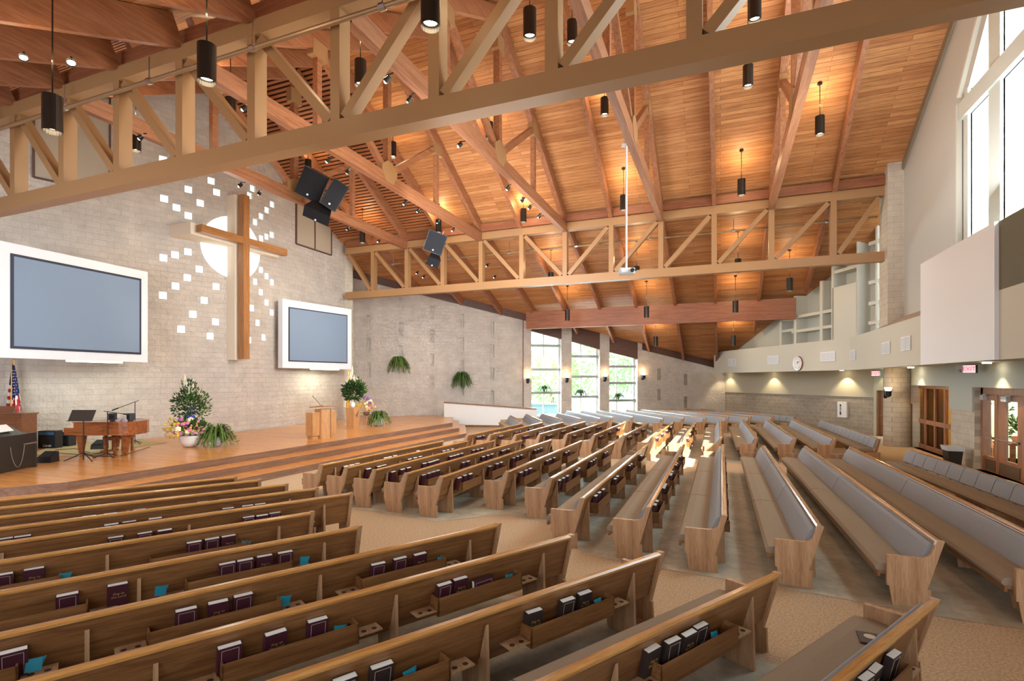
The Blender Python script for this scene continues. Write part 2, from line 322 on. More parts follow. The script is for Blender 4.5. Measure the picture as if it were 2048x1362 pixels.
# balcony front and soffit
XB=5.1; ZB0,ZB1=3.13,4.5; P1=Vector((XB,25.8,0)); P2=atd(1428,745,34.0); P2.z=0
fn=onwall(P2,P1,0,0)
b=MB(); b.prism([(XB,P1.y,ZB0),(XB,-4,ZB0),(XB,-4,ZB1),(XB,P1.y,ZB1)],(.2,0,0)); struct(b.build('wall_balcony_side',SAGEL))
e=onwall(P2,P1,0,-.2)-P2; b=MB(); b.prism([(P2.x,P2.y,ZB0),(P1.x,P1.y,ZB0),(P1.x,P1.y,ZB1),(P2.x,P2.y,ZB1)],(e.x,e.y,0)); struct(b.build('wall_balcony_back',SAGEL))
i1,i2=P1+Vector((.06,.02,0)),P2+e*.25; b=MB(); b.prism([(XB+.06,-4,3.22),(i1.x,i1.y,3.22),(i2.x,i2.y,3.22),(BB.x,BB.y,3.22),(BC.x+.3,BC.y,3.22),(7.4,26.4,3.22),(7.4,-4,3.22)],(0,0,.05)); struct(b.build('ceiling_soffit',SAGEL))
b=MB(); b.prism([(XB+.08,-4,4.38),(i1.x,i1.y,4.38),(i2.x,i2.y,4.38),(BB.x,BB.y,4.38),(9,31,4.38),(9,-4,4.38)],(0,0,.07)); struct(b.build('floor_balcony_ledge',SAGEL))
b=MB(); b.prism([(XB+.02,-4,ZB1),(XR-.01,-4,ZB1+.42),(XR-.01,-4,ZB1)],(0,26.2,0)); struct(b.build('trim_6',plain('ledge cap brown',(.36,.29,.22),.8)))
# upper gable wall with the tall window
GY=23.0
def gh(y1,y0,z0,z1): return (GY-y1,GY-y0,z0,z1,.6)
wall('wall_gable',(XR,GY),(XR,-4),4.4,16,CREAM,[gh(16.6,15.5,5.6,9.5),gh(14.95,13.85,5.6,9.5),gh(13.5,8.3,5.6,9.5),gh(16.6,15.5,9.95,11.5),gh(14.95,13.85,9.95,12.6),gh(13.5,9.2,9.95,11.2)])  # widest openings lie out of view, added to let more sun in
w=link('window_4',None,None,(0,0,0)); w['kind']='structure'
b=MB(); b.box(XR-.12,XR+.03,7.9,16.95,9.5,9.95)
for y in (15.225,13.675): b.box(XR-.06,XR+.03,y-.2 if y<14 else y-.275,y+.2 if y<14 else y+.275,5.6,12.4)
b.box(XR-.06,XR+.03,16.6,16.85,5.6,10.2)
b.build('window_frame',SAGE,w)
b=MB(); b.prism([(XR-.05,16.85,10.15),(XR-.05,16.6,10.15),(XR-.05,15.45,11.5),(XR-.05,14.4,12.7),(XR-.05,14.4,13.1),(XR-.05,16.85,13.1)],(.12,0,0))
b.build('gable_infill',CREAM,w)
b=MB(); b.beam((XR-.09,17.05,9.95),(XR-.09,17.05,5.6),.1,.1); b.beam((XR-.09,17.05,10.15),(XR-.09,14.4,13.3),.1,.1); b.build('casing',SAGEL,w)
b=MB()
for y0,y1 in ((16.6,15.5),(14.95,13.85)):
    for y in (y0-.03,y0-.5,y1+.03): b.box(XR+.52,XR+.6,y-.03,y+.03,5.6,9.5)
    for z in (6.35,7.2,8.05,8.9,9.45): b.box(XR+.52,XR+.6,y1,y0,z-.04,z+.04)
    b.box(XR+.52,XR+.6,y1,y0,9.95,10.03); b.beam((XR+.56,y0,10.3),(XR+.56,y1,11.5),.06,.08)
b.build('mullion',WFRM,w)
b=MB(); b.box(XR+.57,XR+.575,8.3,16.6,5.6,12.6); b.build('pane',GLASS,w)
b=MB(); b.beam((XR-.04,22.0,zu(22.0)-.12),(XR-.04,RID,zu(RID+.001)-.12),.06,.3); struct(b.build('trim_3',plain('brown grey trim',(.26,.20,.13),.7)))
# masonry pier carrying the far truss
b=MB(); b.box(5.42,6.1,21.75,22.75,4.4,10.6); struct(b.build('wall_pier',CMUP))
# white panel and dark sheet for the shaded booth opening on the balcony front
b=MB(); b.box(XB-.07,XB,13.1,17.2,ZB0,5.86); tag(b.build('acoustic_panel',PANEL),'large plain white panel mounted on the balcony front at right','panel')
b=MB(); b.box(XB,XB+.05,-2,13.1,ZB1,5.86); struct(b.build('wall_booth_shade',OLIVE))
# stage platform with three steps
E1=atz(136,964,ZS);E2=atz(905,845.4,ZS);E3=atz(905,834.7,ZS);E0=atz(0,976,ZS); E0=E1+(E0-E1).normalized()*9
def off2(pts,dd):
    r=[]
    for i,p in enumerate(pts):
        ns=[]
        for a,c in ((i-1,i),(i,i+1)):
            if a<0 or c>=len(pts): continue
            t=(pts[c]-pts[a]);t.z=0;t.normalize();ns.append(Vector((t.y,-t.x,0)))
        n=sum(ns,Vector((0,0,0)));n.normalize();k=1/max(.4,n.dot(ns[0])); r.append(p+n*dd*k)
    return r
W0=onwall(BA,BB,ub(900),.05)
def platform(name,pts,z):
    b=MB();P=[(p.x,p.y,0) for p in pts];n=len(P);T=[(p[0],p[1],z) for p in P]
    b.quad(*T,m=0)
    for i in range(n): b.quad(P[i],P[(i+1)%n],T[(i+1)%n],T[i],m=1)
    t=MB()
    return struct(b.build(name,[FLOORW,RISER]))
rear=[W0,onwall(BA,BB,.1,.05),PR+Vector((.4,.3,0)),PR+Vector((.03,0,0)),PF+Vector((.03,0,0)),PL+Vector((.03,0,0)),Vector((PL.x,-2,0))]
fe=[E0,E1,E2]
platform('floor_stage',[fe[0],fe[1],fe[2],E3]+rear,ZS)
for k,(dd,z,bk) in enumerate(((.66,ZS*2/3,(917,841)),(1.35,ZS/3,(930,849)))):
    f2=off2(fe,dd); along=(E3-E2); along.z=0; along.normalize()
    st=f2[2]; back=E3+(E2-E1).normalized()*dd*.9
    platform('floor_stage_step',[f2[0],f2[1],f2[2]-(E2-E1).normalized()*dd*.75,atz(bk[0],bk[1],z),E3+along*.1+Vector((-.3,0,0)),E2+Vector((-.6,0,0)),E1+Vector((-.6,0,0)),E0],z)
# parapet beside the steps
A1=atz(888,833,ZS); A2=atd(1073,818,0) if False else atz(1073,836,0); 
A1=Vector((E3.x-.15,E3.y+.25,0)); 
pz0=at(888,803,A1.y,-A1.x,0,0).z if False else None
dA=math.hypot(A1.x,A1.y)
def zat(px,py,P): # height of sight line (px,py) above plan point P
    Y=-P.x*ts+P.y*tc; return H+(HOR-py)*Y/F
def onray(px,Y): return atd(px,HOR,Y)
YA=-A1.x*ts+A1.y*tc; A1=onray(888,YA); A2=onray(1073,29.3)
b=MB(); zl,zr=zat(888,806,A1),zat(1073,819,A2); t=Vector((A2.y-A1.y,-(A2.x-A1.x),0)).normalized()*-.18
b.prism([(A1.x,A1.y,0),(A2.x,A2.y,0),(A2.x,A2.y,zr),(A1.x,A1.y,zl)],t); struct(b.build('wall_parapet',plain('parapet white',(.74,.73,.70),.8)))
b=MB(); b.beam((A1.x+t.x/2,A1.y+t.y/2,zl+.03),(A2.x+t.x/2,A2.y+t.y/2,zr+.03),.26,.07); struct(b.build('trim_4',OAK))
b=MB(); b.beam((A1.x-t.x*.05,A1.y-t.y*.05,.06),(A2.x-t.x*.05,A2.y-t.y*.05,.06),.04,.12); struct(b.build('baseboard_parapet',OAK))
# chancel panels beside the roof
for nm,p0,p1,xs,zz,lab in (('r',PF,PR,(591,628,661),9.15,'right'),('l',PL,PF,(67,140,219),9.3,'left')):
    us=[ul(atw(x,500,p0,p1),p0) for x in xs]
    root=thing('chancel_panel','tan wall panel with dark frame high on the chancel wall, %s of the cross'%lab,'panel',onwall(p0,p1,0,0),wang(p0,p1))
    b=MB(); b.box(us[0],us[2],-.05,-.01,zz,15); b.build('board',plain('panel cloth '+nm,(.42,.36,.28),.9),root)
    b=MB()
    for u in us: b.box(u-.03,u+.03,-.08,-.01,zz,15)
    b.box(us[0],us[2],-.08,-.01,zz-.03,zz+.03); b.build('frame',HEAD,root)
# niche shelving above the back balcony
N1=onwall(P2,P1,ul(P1,P2),-.9); N2=onwall(P2,P1,0,-.9)
dn=(N1-N2).normalized(); N1=N1+dn*3.2
na=wang(N2,N1)
NF1=onwall(P2,P1,ul(P1,P2)+6,-.30); NF2=onwall(P2,P1,0,-.30)
def un_(px): return ul(atw(px,600,NF2,NF1),NF2)
def zn(px,py): return atw(px,py,NF2,NF1).z
root=thing('display_niche','pale green built-in wall of stepped niches and fins above the back balcony','shelving',(N2.x,N2.y,0),na)
b=MB(); b.box(0,ul(N1,N2),0,.08,4.42,11); b.build('back_panel',SAGE,root)
for px,ty,dp in ((1561,643,.6),(1590,592,.6),(1642,562,.6)):
    u=un_(px); b=MB(); b.box(u-.09,u+.09,-dp,0,4.46,zn(px,ty)); b.build('fin',SAGEL,root)
u0,u1=un_(1665),un_(1715); b=MB(); b.box(u0,u1,-.62,0,4.46,zn(1690,570)); b.build('panel',SAGEL,root)
b=MB(); b.box(u0-.05,u0+.1,-.62,0,4.46,zn(1665,533)); b.build('fin',SAGEL,root)
b=MB(); b.box(u1-.03,u1+.03,-.62,0,4.46,zn(1716,483)); b.box(u1,un_(1752),-.05,0,4.46,zn(1730,483)); b.build('panel',SAGEL,root)
b=MB(); u=un_(1753); b.box(u-.05,u+.05,-.6,0,4.46,zn(1753,450)); b.build('fin',SAGEL,root)
for x0,x1,ys in ((1561,1590,(661,)),(1582,1665,(628,658)),(1665,1716,(538,)),(1736,1785,(480,560,603,643))):
    for py in ys:
        z=zn((x0+x1)/2,py); b=MB(); b.box(un_(x0),un_(x1),-.58,0,z-.07,z+.07); b.build('shelf',SAGEL,root)
# ---------------------------------------------------------------- trusses, rafters
def truss(name,label,xs,y0,zb0,zb1,zt0,zt1,xl,xr):
    r=thing(name,label,'roof truss',group='long tan roof trusses')
    b=MB(); b.box(xl,xr,y0,y0+.3,zb0,zb1); b.build('bottom_chord',GOLD,r)
    b=MB(); b.box(xl,xr,y0,y0+.3,zt0,zt1); b.build('top_chord',GOLD,r)
    c=len(xs)//2
    for i,x in enumerate(xs):
        b=MB(); b.box(x-.10,x+.10,y0+.01,y0+.29,zb1,zt0); b.build('post',GOLD,r)
    ends=[xl+.02]+list(xs)+[xr-.02]
    for i in range(len(ends)-1):
        a,d=ends[i],ends[i+1]; mid=(a+d)/2
        if mid<xs[c]: p,q=(a+.16,y0+.15,zt0-.05),(d-.16,y0+.15,zb1+.05)
        else: p,q=(a+.16,y0+.15,zb1+.05),(d-.16,y0+.15,zt0-.05)
        b=MB(); b.beam(p,q,.22,.17,up=(1,0,1) if abs(p[0]-q[0])<.01 else (0,0,1)); b.build('diagonal_brace',GOLD,r)
    return r
XN=[-6.28+1.985*k for k in range(-5,6)]; XF=[-6.37+2.045*k for k in range(-5,6)]
truss('roof_truss','tan painted steel truss spanning the picture in front, nearest the camera',XN,7.3,6.95,7.29,9.25,9.55,-18.3,5.9)
truss('roof_truss','tan painted steel truss further off, above the middle pews and projector',XF,22.1,6.95,7.30,9.29,9.62,-18.3,5.45)
def side(i): return ORD[i]
SC=[-4,-2,0,2,4]
n=0
for k in SC:
    xn=-6.28+1.985*k; xf=-6.37+2.045*k; x=(xn+xf)/2; sk=(xf-xn)/14.8
    r=thing('scissor_truss','timber roof truss with king post and webs, %s from the chancel wall'%ORD[n],'roof truss',(x,0,0),0,'timber roof trusses'); n+=1
    def X(y): return sk*(y-14.7)
    b=MB(); b.beam((X(7.65),7.65,9.4),(X(22.05),22.05,9.4),.2,.4); b.build('bottom_chord',GLU,r)
    for y0,y1 in ((22.08,RID),(7.62,RID)):
        b=MB(); b.beam((X(y0),y0,zu(y0)-.32),(X(y1),y1,zu(y1+.001)-.32),.2,.42); b.build('rafter',GLU,r)
    b=MB(); b.beam((0,RID,9.55),(0,RID,13.6),.2,.2,up=(0,1,0)); b.build('king_post',GLU,r)
    for s in (1,-1):
        y=RID+s*3.3; b=MB(); b.beam((X(y),y,9.55),(X(y),y,zu(y)-.45),.16,.18,up=(0,1,0)); b.build('queen_post',GLU,r)
        b=MB(); b.beam((0,RID+s*.15,9.7),(X(y),y-s*.1,zu(y)-.6),.16,.2); b.build('web',GLU,r)
        b=MB(); b.box(X(y)-.115,X(y)+.115,y-.28,y+.28,zu(y)-.85,zu(y)-.42); b.build('gusset_plate',GOLD,r)
    b=MB(); b.prism([(-.112,RID-.13,10.0),(-.112,RID+.13,10.0),(-.112,RID+.42,9.8),(-.112,RID+.42,9.62),(-.112,RID+.2,9.3),(-.112,RID-.2,9.3),(-.112,RID-.42,9.62),(-.112,RID-.42,9.8)],(.224,0,0)); b.build('gusset_plate',GOLD,r)
    b=MB(); b.box(-.115,.115,RID-.25,RID+.25,12.75,13.25); b.build('gusset_plate',GOLD,r)
n=0
for k in (-5,-3,-1,1,3,5):
    xn=-6.28+1.985*k; xf=-6.37+2.045*k
    for y0,xx,t in ((22.08,xf,'far'),(7.62,xn,'near')):
        b=MB(); b.beam((xx,y0,zu(y0)-.34),((xn+xf)/2,RID,zu(RID+.001)-.34),.15,.46)
        tag(b.build('roof_rafter',GLU),'plain timber rafter on the %s slope of the high roof, %s from the chancel wall'%(t,ORD[n]),'rafter','plain rafters of the high roof')
    n+=1
# cross line of blocking above each long truss
for y,t in ((22.0,'further'),(7.45,'nearer')):
    b=MB(); b.box(-18.2,5.8,y,y+.12,9.64,9.98); tag(b.build('blocking_beam',GLUX),'dark red timber blocking on top of the %s long tan truss'%t,'beam')
n=0
for k in range(-5,6):
    x=-6.37+2.045*k
    # run down to the back wall or the balcony
    ye=atw(0,0,BA,BB).y
    t=(x-BA.x)/(BB.x-BA.x); ye=BA.y+(BB.y-BA.y)*t-.05
    if x>0.2: t=(x-P2.x)/(P1.x-P2.x); ye=P2.y+(P1.y-P2.y)*t+.6
    b=MB(); b.beam((x,22.45,zsf(22.45)-.24),(x,ye,zsf(ye)-.24),.14,.46)
    tag(b.build('shed_rafter',GLU),'timber rafter of the low roof beyond the further truss, %s from the chancel'%ORD[n],'rafter','low roof rafters beyond the further truss'); n+=1
n=0
for k in range(-5,6):
    x=-6.28+1.985*k
    b=MB(); b.beam((x,7.25,zsn(7.25)-.36),(x,-3.5,zsn(-3.5)-.36),.15,.62)
    tag(b.build('shed_rafter',GLU),'deep timber rafter of the low roof before the nearest truss, %s from the chancel'%ORD[n],'rafter','low roof rafters before the nearest truss'); n+=1
xl=aty(1052,640,29.3).x; xr=aty(1592,620,29.3).x
b=MB(); b.box(xl,xr,29.3,29.55,5.75,6.8); tag(b.build('purlin_beam',GLUX),'wide red brown timber beam crossing the low roof above the window wall','beam')
# sprinkler mains
def pipe(nm,lab,y,z,x0,x1):
    r=thing(nm,lab,'pipe'); b=MB(); b.cyl((x0,y,z),(x1,y,z),.045,n=10); b.build('main',PIPE,r)
    for i in range(7):
        x=x0+(x1-x0)*(i+.5)/7; b=MB(); b.cyl((x,y,z-.06),(x,y,z+.5),.012,n=6); b.cyl((x-.06,y,z),(x+.06,y,z),.065,n=8); b.build('hanger',STEEL,r)
pipe('sprinkler_pipe','brown sprinkler pipe running along the front of the nearest truss',7.12,aty(350,146,7.12).z,-18,2)
pipe('sprinkler_pipe','thin sprinkler pipe behind the further truss webs',22.9,8.75,-17.5,5.4)
# ---------------------------------------------------------------- pendants
LN=[]
def lamp(kind,loc,energy,color,**k):
    l=bpy.data.lights.new(kind.lower()+'_lamp',kind); l.energy=energy; l.color=color
    for a,v in k.items():
        if a not in('rot','tgt'): setattr(l,a,v)
    o=bpy.data.objects.new(kind.lower()+'_lamp',l); COL.objects.link(o); o.location=loc
    if 'rot' in k:o.rotation_euler=k['rot']
    if 'tgt' in k: o.rotation_euler=(Vector(k['tgt'])-Vector(loc)).to_track_quat('-Z','Y').to_euler()
    return o
WARM=(1,.72,.42)
PEND=[(-9.95,5.0,7.29,'left end before the nearest truss'),(-7.43,5.75,7.95,'in front of the nearest truss, beside a timber rafter'),(-3.75,6.3,8.23,'cut off by the top edge of the picture'),(-3.62,10.0,10.3,'just beyond the nearest truss, fourth bay'),(-7.8,9.95,10.18,'half hidden behind a truss web'),(-12,9.97,10.15,'hidden mostly by the nearest truss posts'),(-16,10.1,10.05,'far left, behind the nearest truss'),
(-3.6,13.2,12.1,'beside the white diagonal brace'),(.7,12.6,11.2,'right edge of the nearest truss'),(.7,15.65,11.34,'hanging right of the top of the white pole'),(-3.6,17.3,12.15,'left of the king posts in mid roof'),(-7.8,17.25,12.08,'half behind a vertical king post'),(-11.8,17.01,11.93,'lit one below the nearest truss chord'),(-16,17.0,11.91,'above the big hanging loudspeakers'),(2.88,18.65,10.95,'nearest the gable window'),
(.7,20.46,9.94,'just above the further truss, right half'),(-3.52,20.48,9.92,'just left of the white projector pole'),(-7.95,21.16,10.14,'beside three small spotlights'),(-12,20.87,10.04,'over the smaller loudspeaker pair'),(-16.01,20.57,9.88,'above the end of the chancel wall'),
(2.85,26.07,7.24,'nearest the niche shelving'),(.7,24.47,7.93,'crossing the further truss bottom chord, right'),(-3.6,24.45,7.95,'behind the white projector'),(-7.75,24.48,8.0,'behind the further truss, left half'),
(.68,27.75,6.58,'in front of the wide beam, right'),(-3.57,27.69,6.52,'in front of the wide beam, centre'),(-7.8,27.63,6.54,'in front of the wide beam, left'),(-3.58,31.83,5.27,'below the wide beam, left one'),(.68,31.91,5.21,'below the wide beam, right one')]
def pend_mesh(root,zc,zt):
    b=MB(); b.cyl((0,0,zc-.03),(0,0,zc+.02),.07,n=12); b.build('canopy',BRONZE,root)
    b=MB(); b.cyl((0,0,zt),(0,0,zc),.012,n=6); b.build('stem',BRONZE,root)
p0=None
for (x,y,zt,w) in PEND:
    zc=(zu(y) if 7.3<y<22.1 else zsf(y) if y>22 else zsn(y))-.02
    r=thing('pendant_light','bronze cylinder pendant light, '+w,'pendant light',(x,y,0),0,'bronze cylinder pendants')
    pend_mesh(r,zc,zt)
    if p0 is None:
        b=MB(); b.cyl((0,0,-.58),(0,0,0),.135,n=20,cap=False); b.quad(*[(.135*math.cos(2*PI*i/20),.135*math.sin(2*PI*i/20),0) for i in range(20)])
        p0=b.build('cylinder_shade',BRONZE,r,(0,0,zt),smooth=False)
        b=MB(); b.lathe([(.0,-.50),(.1,-.50),(.1,-.49),(0,-.49)],n=16); p1=b.build('lamp_face',BULB,r,(0,0,zt))
    else:
        for q in (p0,p1):
            c=q.copy(); COL.objects.link(c); c.parent=r; c.location=(0,0,zt)
    up=6 if zc-zt>1 else 4
    lamp('POINT',(x,y,zt+.12+.25*(zc-zt)),50 if y>7 else 22,WARM,shadow_soft_size=.08)
    lamp('SPOT',(x,y,zt-.60),130,(1,.80,.56),spot_size=1.5,spot_blend=.6,shadow_soft_size=.1,rot=(0,0,0))
# spotlights on the chords
SP=[((-6.62,9.41),'first'),((-6.62,10.29),0),((-6.62,12.79),0),((-6.62,16.28),0),((-6.62,17.63),0),((-6.62,18.43),0),((-6.62,19.55),0)]
ROWS=[(-6.66,[9.41,10.29,12.79,16.28,17.63,18.43,19.55],'middle timber truss chord'),(-10.75,[12.25,13.12,16.28,17.17,18.69,19.99],'timber truss chord left of the middle one'),(-14.85,[12.73,13.49,18.11,20.3],'timber truss chord nearest the chancel wall')]
s0=None
def spot(x,y,z,lab,aim,grp='small chrome spotlights'):
    global s0
    if s0 is None:
        r=thing('spotlight',lab,'spotlight',(x,y,z),aim,grp)
        b=MB(); b.box(-.03,.16,-.015,.015,.03,.05); b.cyl((0,0,.05),(0,0,-.02),.012,n=6); b.build('bracket',BLKM,r)
        b=MB(); b.cyl((.05,0,-.01),(-.06,0,-.07),.045,.07,n=12,cap=False); b.build('housing',BLKM,r)
        b=MB(); b.lathe([(0,0),(.055,0),(.055,.012),(0,.012)],n=12); b.build('lamp_face',BULB,r,(-.05,0,-.068),(0,-1.1,0))
        s0=r; return r
    return dup(s0,(x,y,z),aim,lab,grp)
for x,ys,w in ROWS:
    for i,y in enumerate(ys): spot(x,y,9.26,'small chrome spotlight, %s along the %s'%(ORD[i],w),random.uniform(-.5,.5))
for i,(px,py) in enumerate(((490,212),(283,271))):
    p=atz(px,py,9.2); spot(p.x,p.y,9.2,'bright spotlight seen between truss webs, %s'%('right one' if i==0 else 'left one'),.2)
for i,(px,py) in enumerate(((48,111),(143,121))):
    p=aty(px,py,5.2); spot(p.x,p.y,p.z,'small spotlight under the top left rafter, %s'%('left one' if i==0 else 'right one'),2.6)
for i,(px,py) in enumerate(((835,544),(848,552),(975,529),(990,552))):
    p=at(px,py,0,.45,1,9.75+.45*22.1); spot(p.x,p.y,p.z,'spotlight under the low roof beyond the further truss, %s from the left'%ORD[i],0)
# aimed light for the chancel
for (x,y,tx,ty,tz,e) in ((-10.6,16.3,-18,16.5,6,420),(-10.6,12.3,-18.5,12.5,6,420),(-10.6,17.2,-18.5,19.5,6,350),(-6.6,16.3,-17.6,15.2,7.5,520),(-14.8,18.1,-18.6,19.5,3,200),(-14.8,12.7,-19,12.4,3,220),(-11.4,25,-16.5,26,3.8,380)):
    lamp('SPOT',(x-.1,y,8.8 if y<22 else 8.4),e,(1,.83,.62),spot_size=.62,spot_blend=.7,shadow_soft_size=.1,tgt=(tx,ty,tz))
# ---------------------------------------------------------------- loudspeakers, projector
def speaker_box(name,lab,c,w,h,d,yaw,pitch,roll,grp):
    r=thing(name,lab,'loudspeaker',c,(pitch,roll,yaw),grp)
    b=MB(); b.prism([(-w/2,-d/2,-h/2),(w/2,-d/2,-h/2),(w*.36,d/2,-h/2),(-w*.36,d/2,-h/2)],(0,0,h)); b.build('cabinet',BLACK,r)
    b=MB(); b.box(-w/2+.02,w/2-.02,-d/2-.02,-d/2,-h/2+.02,h/2-.02); b.build('grille',GRILL,r)
    b=MB(); b.cyl((0,-d/2-.03,-h*.36),(0,-d/2-.015,-h*.36),.035,n=10); b.build('badge',plain('badge',(.6,.7,.9),.3,emit=.3) if 'badge' not in bpy.data.materials else bpy.data.materials['badge'],r)
    return r
cs=aty(632,374,14.7); fw=math.atan2(-cs.x,cs.y)
G='hanging loudspeakers'
speaker_box('loudspeaker','large black hanging loudspeaker, left box of the upper pair',aty(628,371,14.7),.9,1.0,.6,.62,.35,.46,G)
speaker_box('loudspeaker','black hanging loudspeaker, right box of the upper pair',aty(668,390,14.75),.58,1.0,.55,.95,.34,.46,G)
speaker_box('loudspeaker','black wedge loudspeaker slung under the upper pair',aty(638,425,14.6),.92,.45,.5,.62,.85,.38,G)
speaker_box('loudspeaker','black square loudspeaker hung over the further truss',aty(869,485,20.3),.85,.92,.5,.75,.3,.28,G)
speaker_box('loudspeaker','small blue black wedge loudspeaker hung below the square one',aty(867,520,20.3),.55,.42,.4,.75,.8,.3,G)
def cable(lab,pts): b=MB(); b.tube(pts,.012,5); tag(b.build('hanging_cable',STEEL),lab,'cable','loudspeaker hanging cables')
for (a,yy,ztop,l) in (((637,345),14.7,9.3,'left wire holding the large loudspeaker pair'),((676,362),15,9.3,'right wire holding the large loudspeaker pair'),((856,464),20.3,9.3,'left wire holding the square loudspeaker'),((884,470),20.3,9.3,'right wire holding the square loudspeaker')):
    p=aty(*a,yy); cable(l,[(p.x,p.y,p.z),(p.x+.1,p.y,ztop)])
pc=Vector((-2.45,14.5,0))
r=thing('projector','white ceiling projector on a long white pole','projector',(-2.42,14.55,5.72),.35)
b=MB(); b.prism([(-.2,-.16,-.07),(.2,-.16,-.07),(.2,.18,-.07),(-.2,.18,-.07)],(0,0,.15)); b.box(-.17,.17,-.2,-.16,-.05,.06); b.build('body',WHITE,r)
b=MB(); b.cyl((.12,-.2,0),(.12,-.26,0),.055,n=14); b.build('lens',BLACK,r)
b=MB(); b.box(.16,.28,-.02,.1,.02,.12); b.build('side_box',BLACK,r)
b=MB(); b.cyl((0,0,.08),(0,0,3.55),.03,n=10); b.build('pole',WHITE,r)
b=MB(); b.box(-.12,.12,-.12,.12,3.5,3.56); b.build('ceiling_plate',WHITE,r)
# ---------------------------------------------------------------- cross, round niche, screens
VD=Vector((0,1,0))
cx=atx(488,600,PF.x+.62); 
root=thing('wall_cross','tall wooden cross on a white backing, mounted before the round window','cross',(cx.x,cx.y,0),0)
WC=wood('cross timber',(.30,.12,.04),(.42,.19,.065),(.50,.25,.10),'z',.35); WCY=wood('cross timber level',(.30,.12,.04),(.42,.19,.065),(.50,.25,.10),'y',.35)
zt,zbm=zat(490,391,cx),zat(490,718,cx); zx=zat(486,482,cx)
b=MB(); b.box(-.15,.15,-.14,.14,zbm,zt); b.build('upright',WC,root)
b=MB(); b.box(-.13,.13,-1.95,-.14,zx-.14,zx+.14); b.build('arm',WCY,root)
b=MB(); b.box(-.13,.13,.14,2.15,zx-.14,zx+.14); b.build('arm',WCY,root)
b=MB(); b.box(-.9,-.26,-.21,.2,zbm-.04,zt+.02); b.build('white_upright',STONE,root)
b=MB(); b.box(-1.5,-.26,-2.1,-.21,zx-.22,zx+.22); b.build('white_arm',STONE,root)
b=MB(); b.box(-1.5,-.26,.2,2.05,zx-.22,zx+.22); b.build('white_arm',STONE,root)
b=MB(); 
for z in (zx+1.6,zx,zx-2.2): b.box(-.27,-.14,-.05,.05,z-.05,z+.05)
b.build('standoff',STEEL,root)
PC=atw(468,487,PL,PF); zc=8.15; R=1.27
for p0,p1,s,lab in ((PL,PF,-1,'left'),(PF,PR,1,'right')):
    b=MB(); L=ul(p1,p0); pts=[]
    for i in range(25):
        a=PI/2+s*-1*PI*i/24 if False else (-PI/2+PI*i/24)
        u=(L-R*math.cos(a)) if s<0 else R*math.cos(a); pts.append((u,-.03,zc+R*math.sin(a)))
    b.prism(pts,(0,.02,0)); b.m[:]=[0]*len(b.m)
    o=b.build('round_window_half',DISC,None,(p0.x,p0.y,0),wang(p0,p1))
    tag(o,'glowing white half disc of the round window, %s of the cross fold'%lab,'window')
lamp('AREA',(PF.x+.75,PF.y-.9,zc+.1),60,(1,.96,.88),size=1.2,rot=(0,-PI/2,0))
def screen(lab,q1,q2,z0,z1,mg,bz):   # q1,q2 plan points left to right
    L=(Vector(q2)-Vector(q1)).length; a=wang(q1,q2)
    r=thing('projection_screen',lab,'screen',(q1[0],q1[1],0),a)
    b=MB(); b.box(0,L,0,.3,z0,z1); b.build('white_surround',PANEL,r)
    b=MB(); b.box(mg,L-mg,-.03,0,z0+mg,z1-mg*1.1); b.build('border',BEZEL,r)
    b=MB(); b.box(mg+bz,L-mg-bz,-.036,-.028,z0+mg+bz,z1-mg*1.1-bz); b.build('viewing_surface',SCREEN,r)
    m=onwall(q1,q2,L*.62,-.2); lamp('AREA',(m.x,m.y,z0-.06),30,(1,.98,.72),shape='RECTANGLE',size=1.6,size_y=.15,rot=(0,0,a))
    b=MB(); b.box(L*.62-.8,L*.62+.8,.08,.28,z0-.05,z0-.0); b.build('light_strip',plain('strip '+lab[:9],(1,1,.8),.5,emit=4,ec=(1,.98,.72)),r)
d1=Vector((-.123,.992,0)); e1=onray(295.5,18.0); s1=e1-d1*4.27
ze0,ze1=zat(295.5,725,e1),zat(295.5,544,e1)
# left screen reaches out of the picture
screen('large grey projection screen in white surround left of the cross',s1,e1,ze0,ze1,.26,.07)
e2=onray(703,26.6); s2=onray(565,23.05)
screen('grey projection screen in white surround right of the cross',s2,e2,(zat(703,739.5,e2)+zat(565,735,s2))/2,(zat(703,619,e2)+zat(565,597,s2))/2,.30,.05)
# ---------------------------------------------------------------- pews
ZC=.80
A_ROWS=[((0,1001),(468,955.5)),((0,1017),(516,961.5)),((0,1035.5),(570,970.5)),((0,1058.7),(630,978.5)),((0,1088),(699,988.5)),((0,1125),(620,1027)),((0,1186.6),(714,1056)),((0,1272),(993,1051)),((600,1219),(1138,1074)),((600,1349),(1317,1109)),((1200,1313),(1550,1151)),((1676,1362),(1865,1205))]
B_ROWS=[((644,931),(884,883)),((694,936),(933,883)),((750,941),(987,882)),((813.6,948),(1041,882)),((883.7,955),(1101,881)),((1015,944.5),(1162.4,883)),((1102,957.5),(1227,887)),((1165.6,998),(1294.6,890)),((1297,1016),(1367.5,891)),((1448.4,1033),(1445.6,891)),((1639,1055),(1528,893)),((1877,1085),(1612,894)),((2150,1112),(1702,896))]
D_ROWS=[((935,871),(1043,848)),((981,870),(1084,845.7)),((1032,870),(1125.6,845)),((1080,868.6),(1170,844)),((1134,869),(1214,843.5)),((1189,870.6),(1250,845)),((1248,872),(1296,847)),((1307,874),(1347.5,844)),((1370.7,875),(1392,844)),((1443,875.5),(1440.5,841.5)),((1514,876),(1487,840.7)),((1591,876.7),(1536,840)),((1671,877.7),(1587,839))]
E_L=[(1021,831.7),(1053,829),(1085,828),(1117,826.3),(1135,821.5),(1165.5,820.7),(1195.6,820.4),(1225,820),(1254.4,819),(1283.6,816.7),(1312.6,815),(1341.6,813.6),(1372,812.6)]
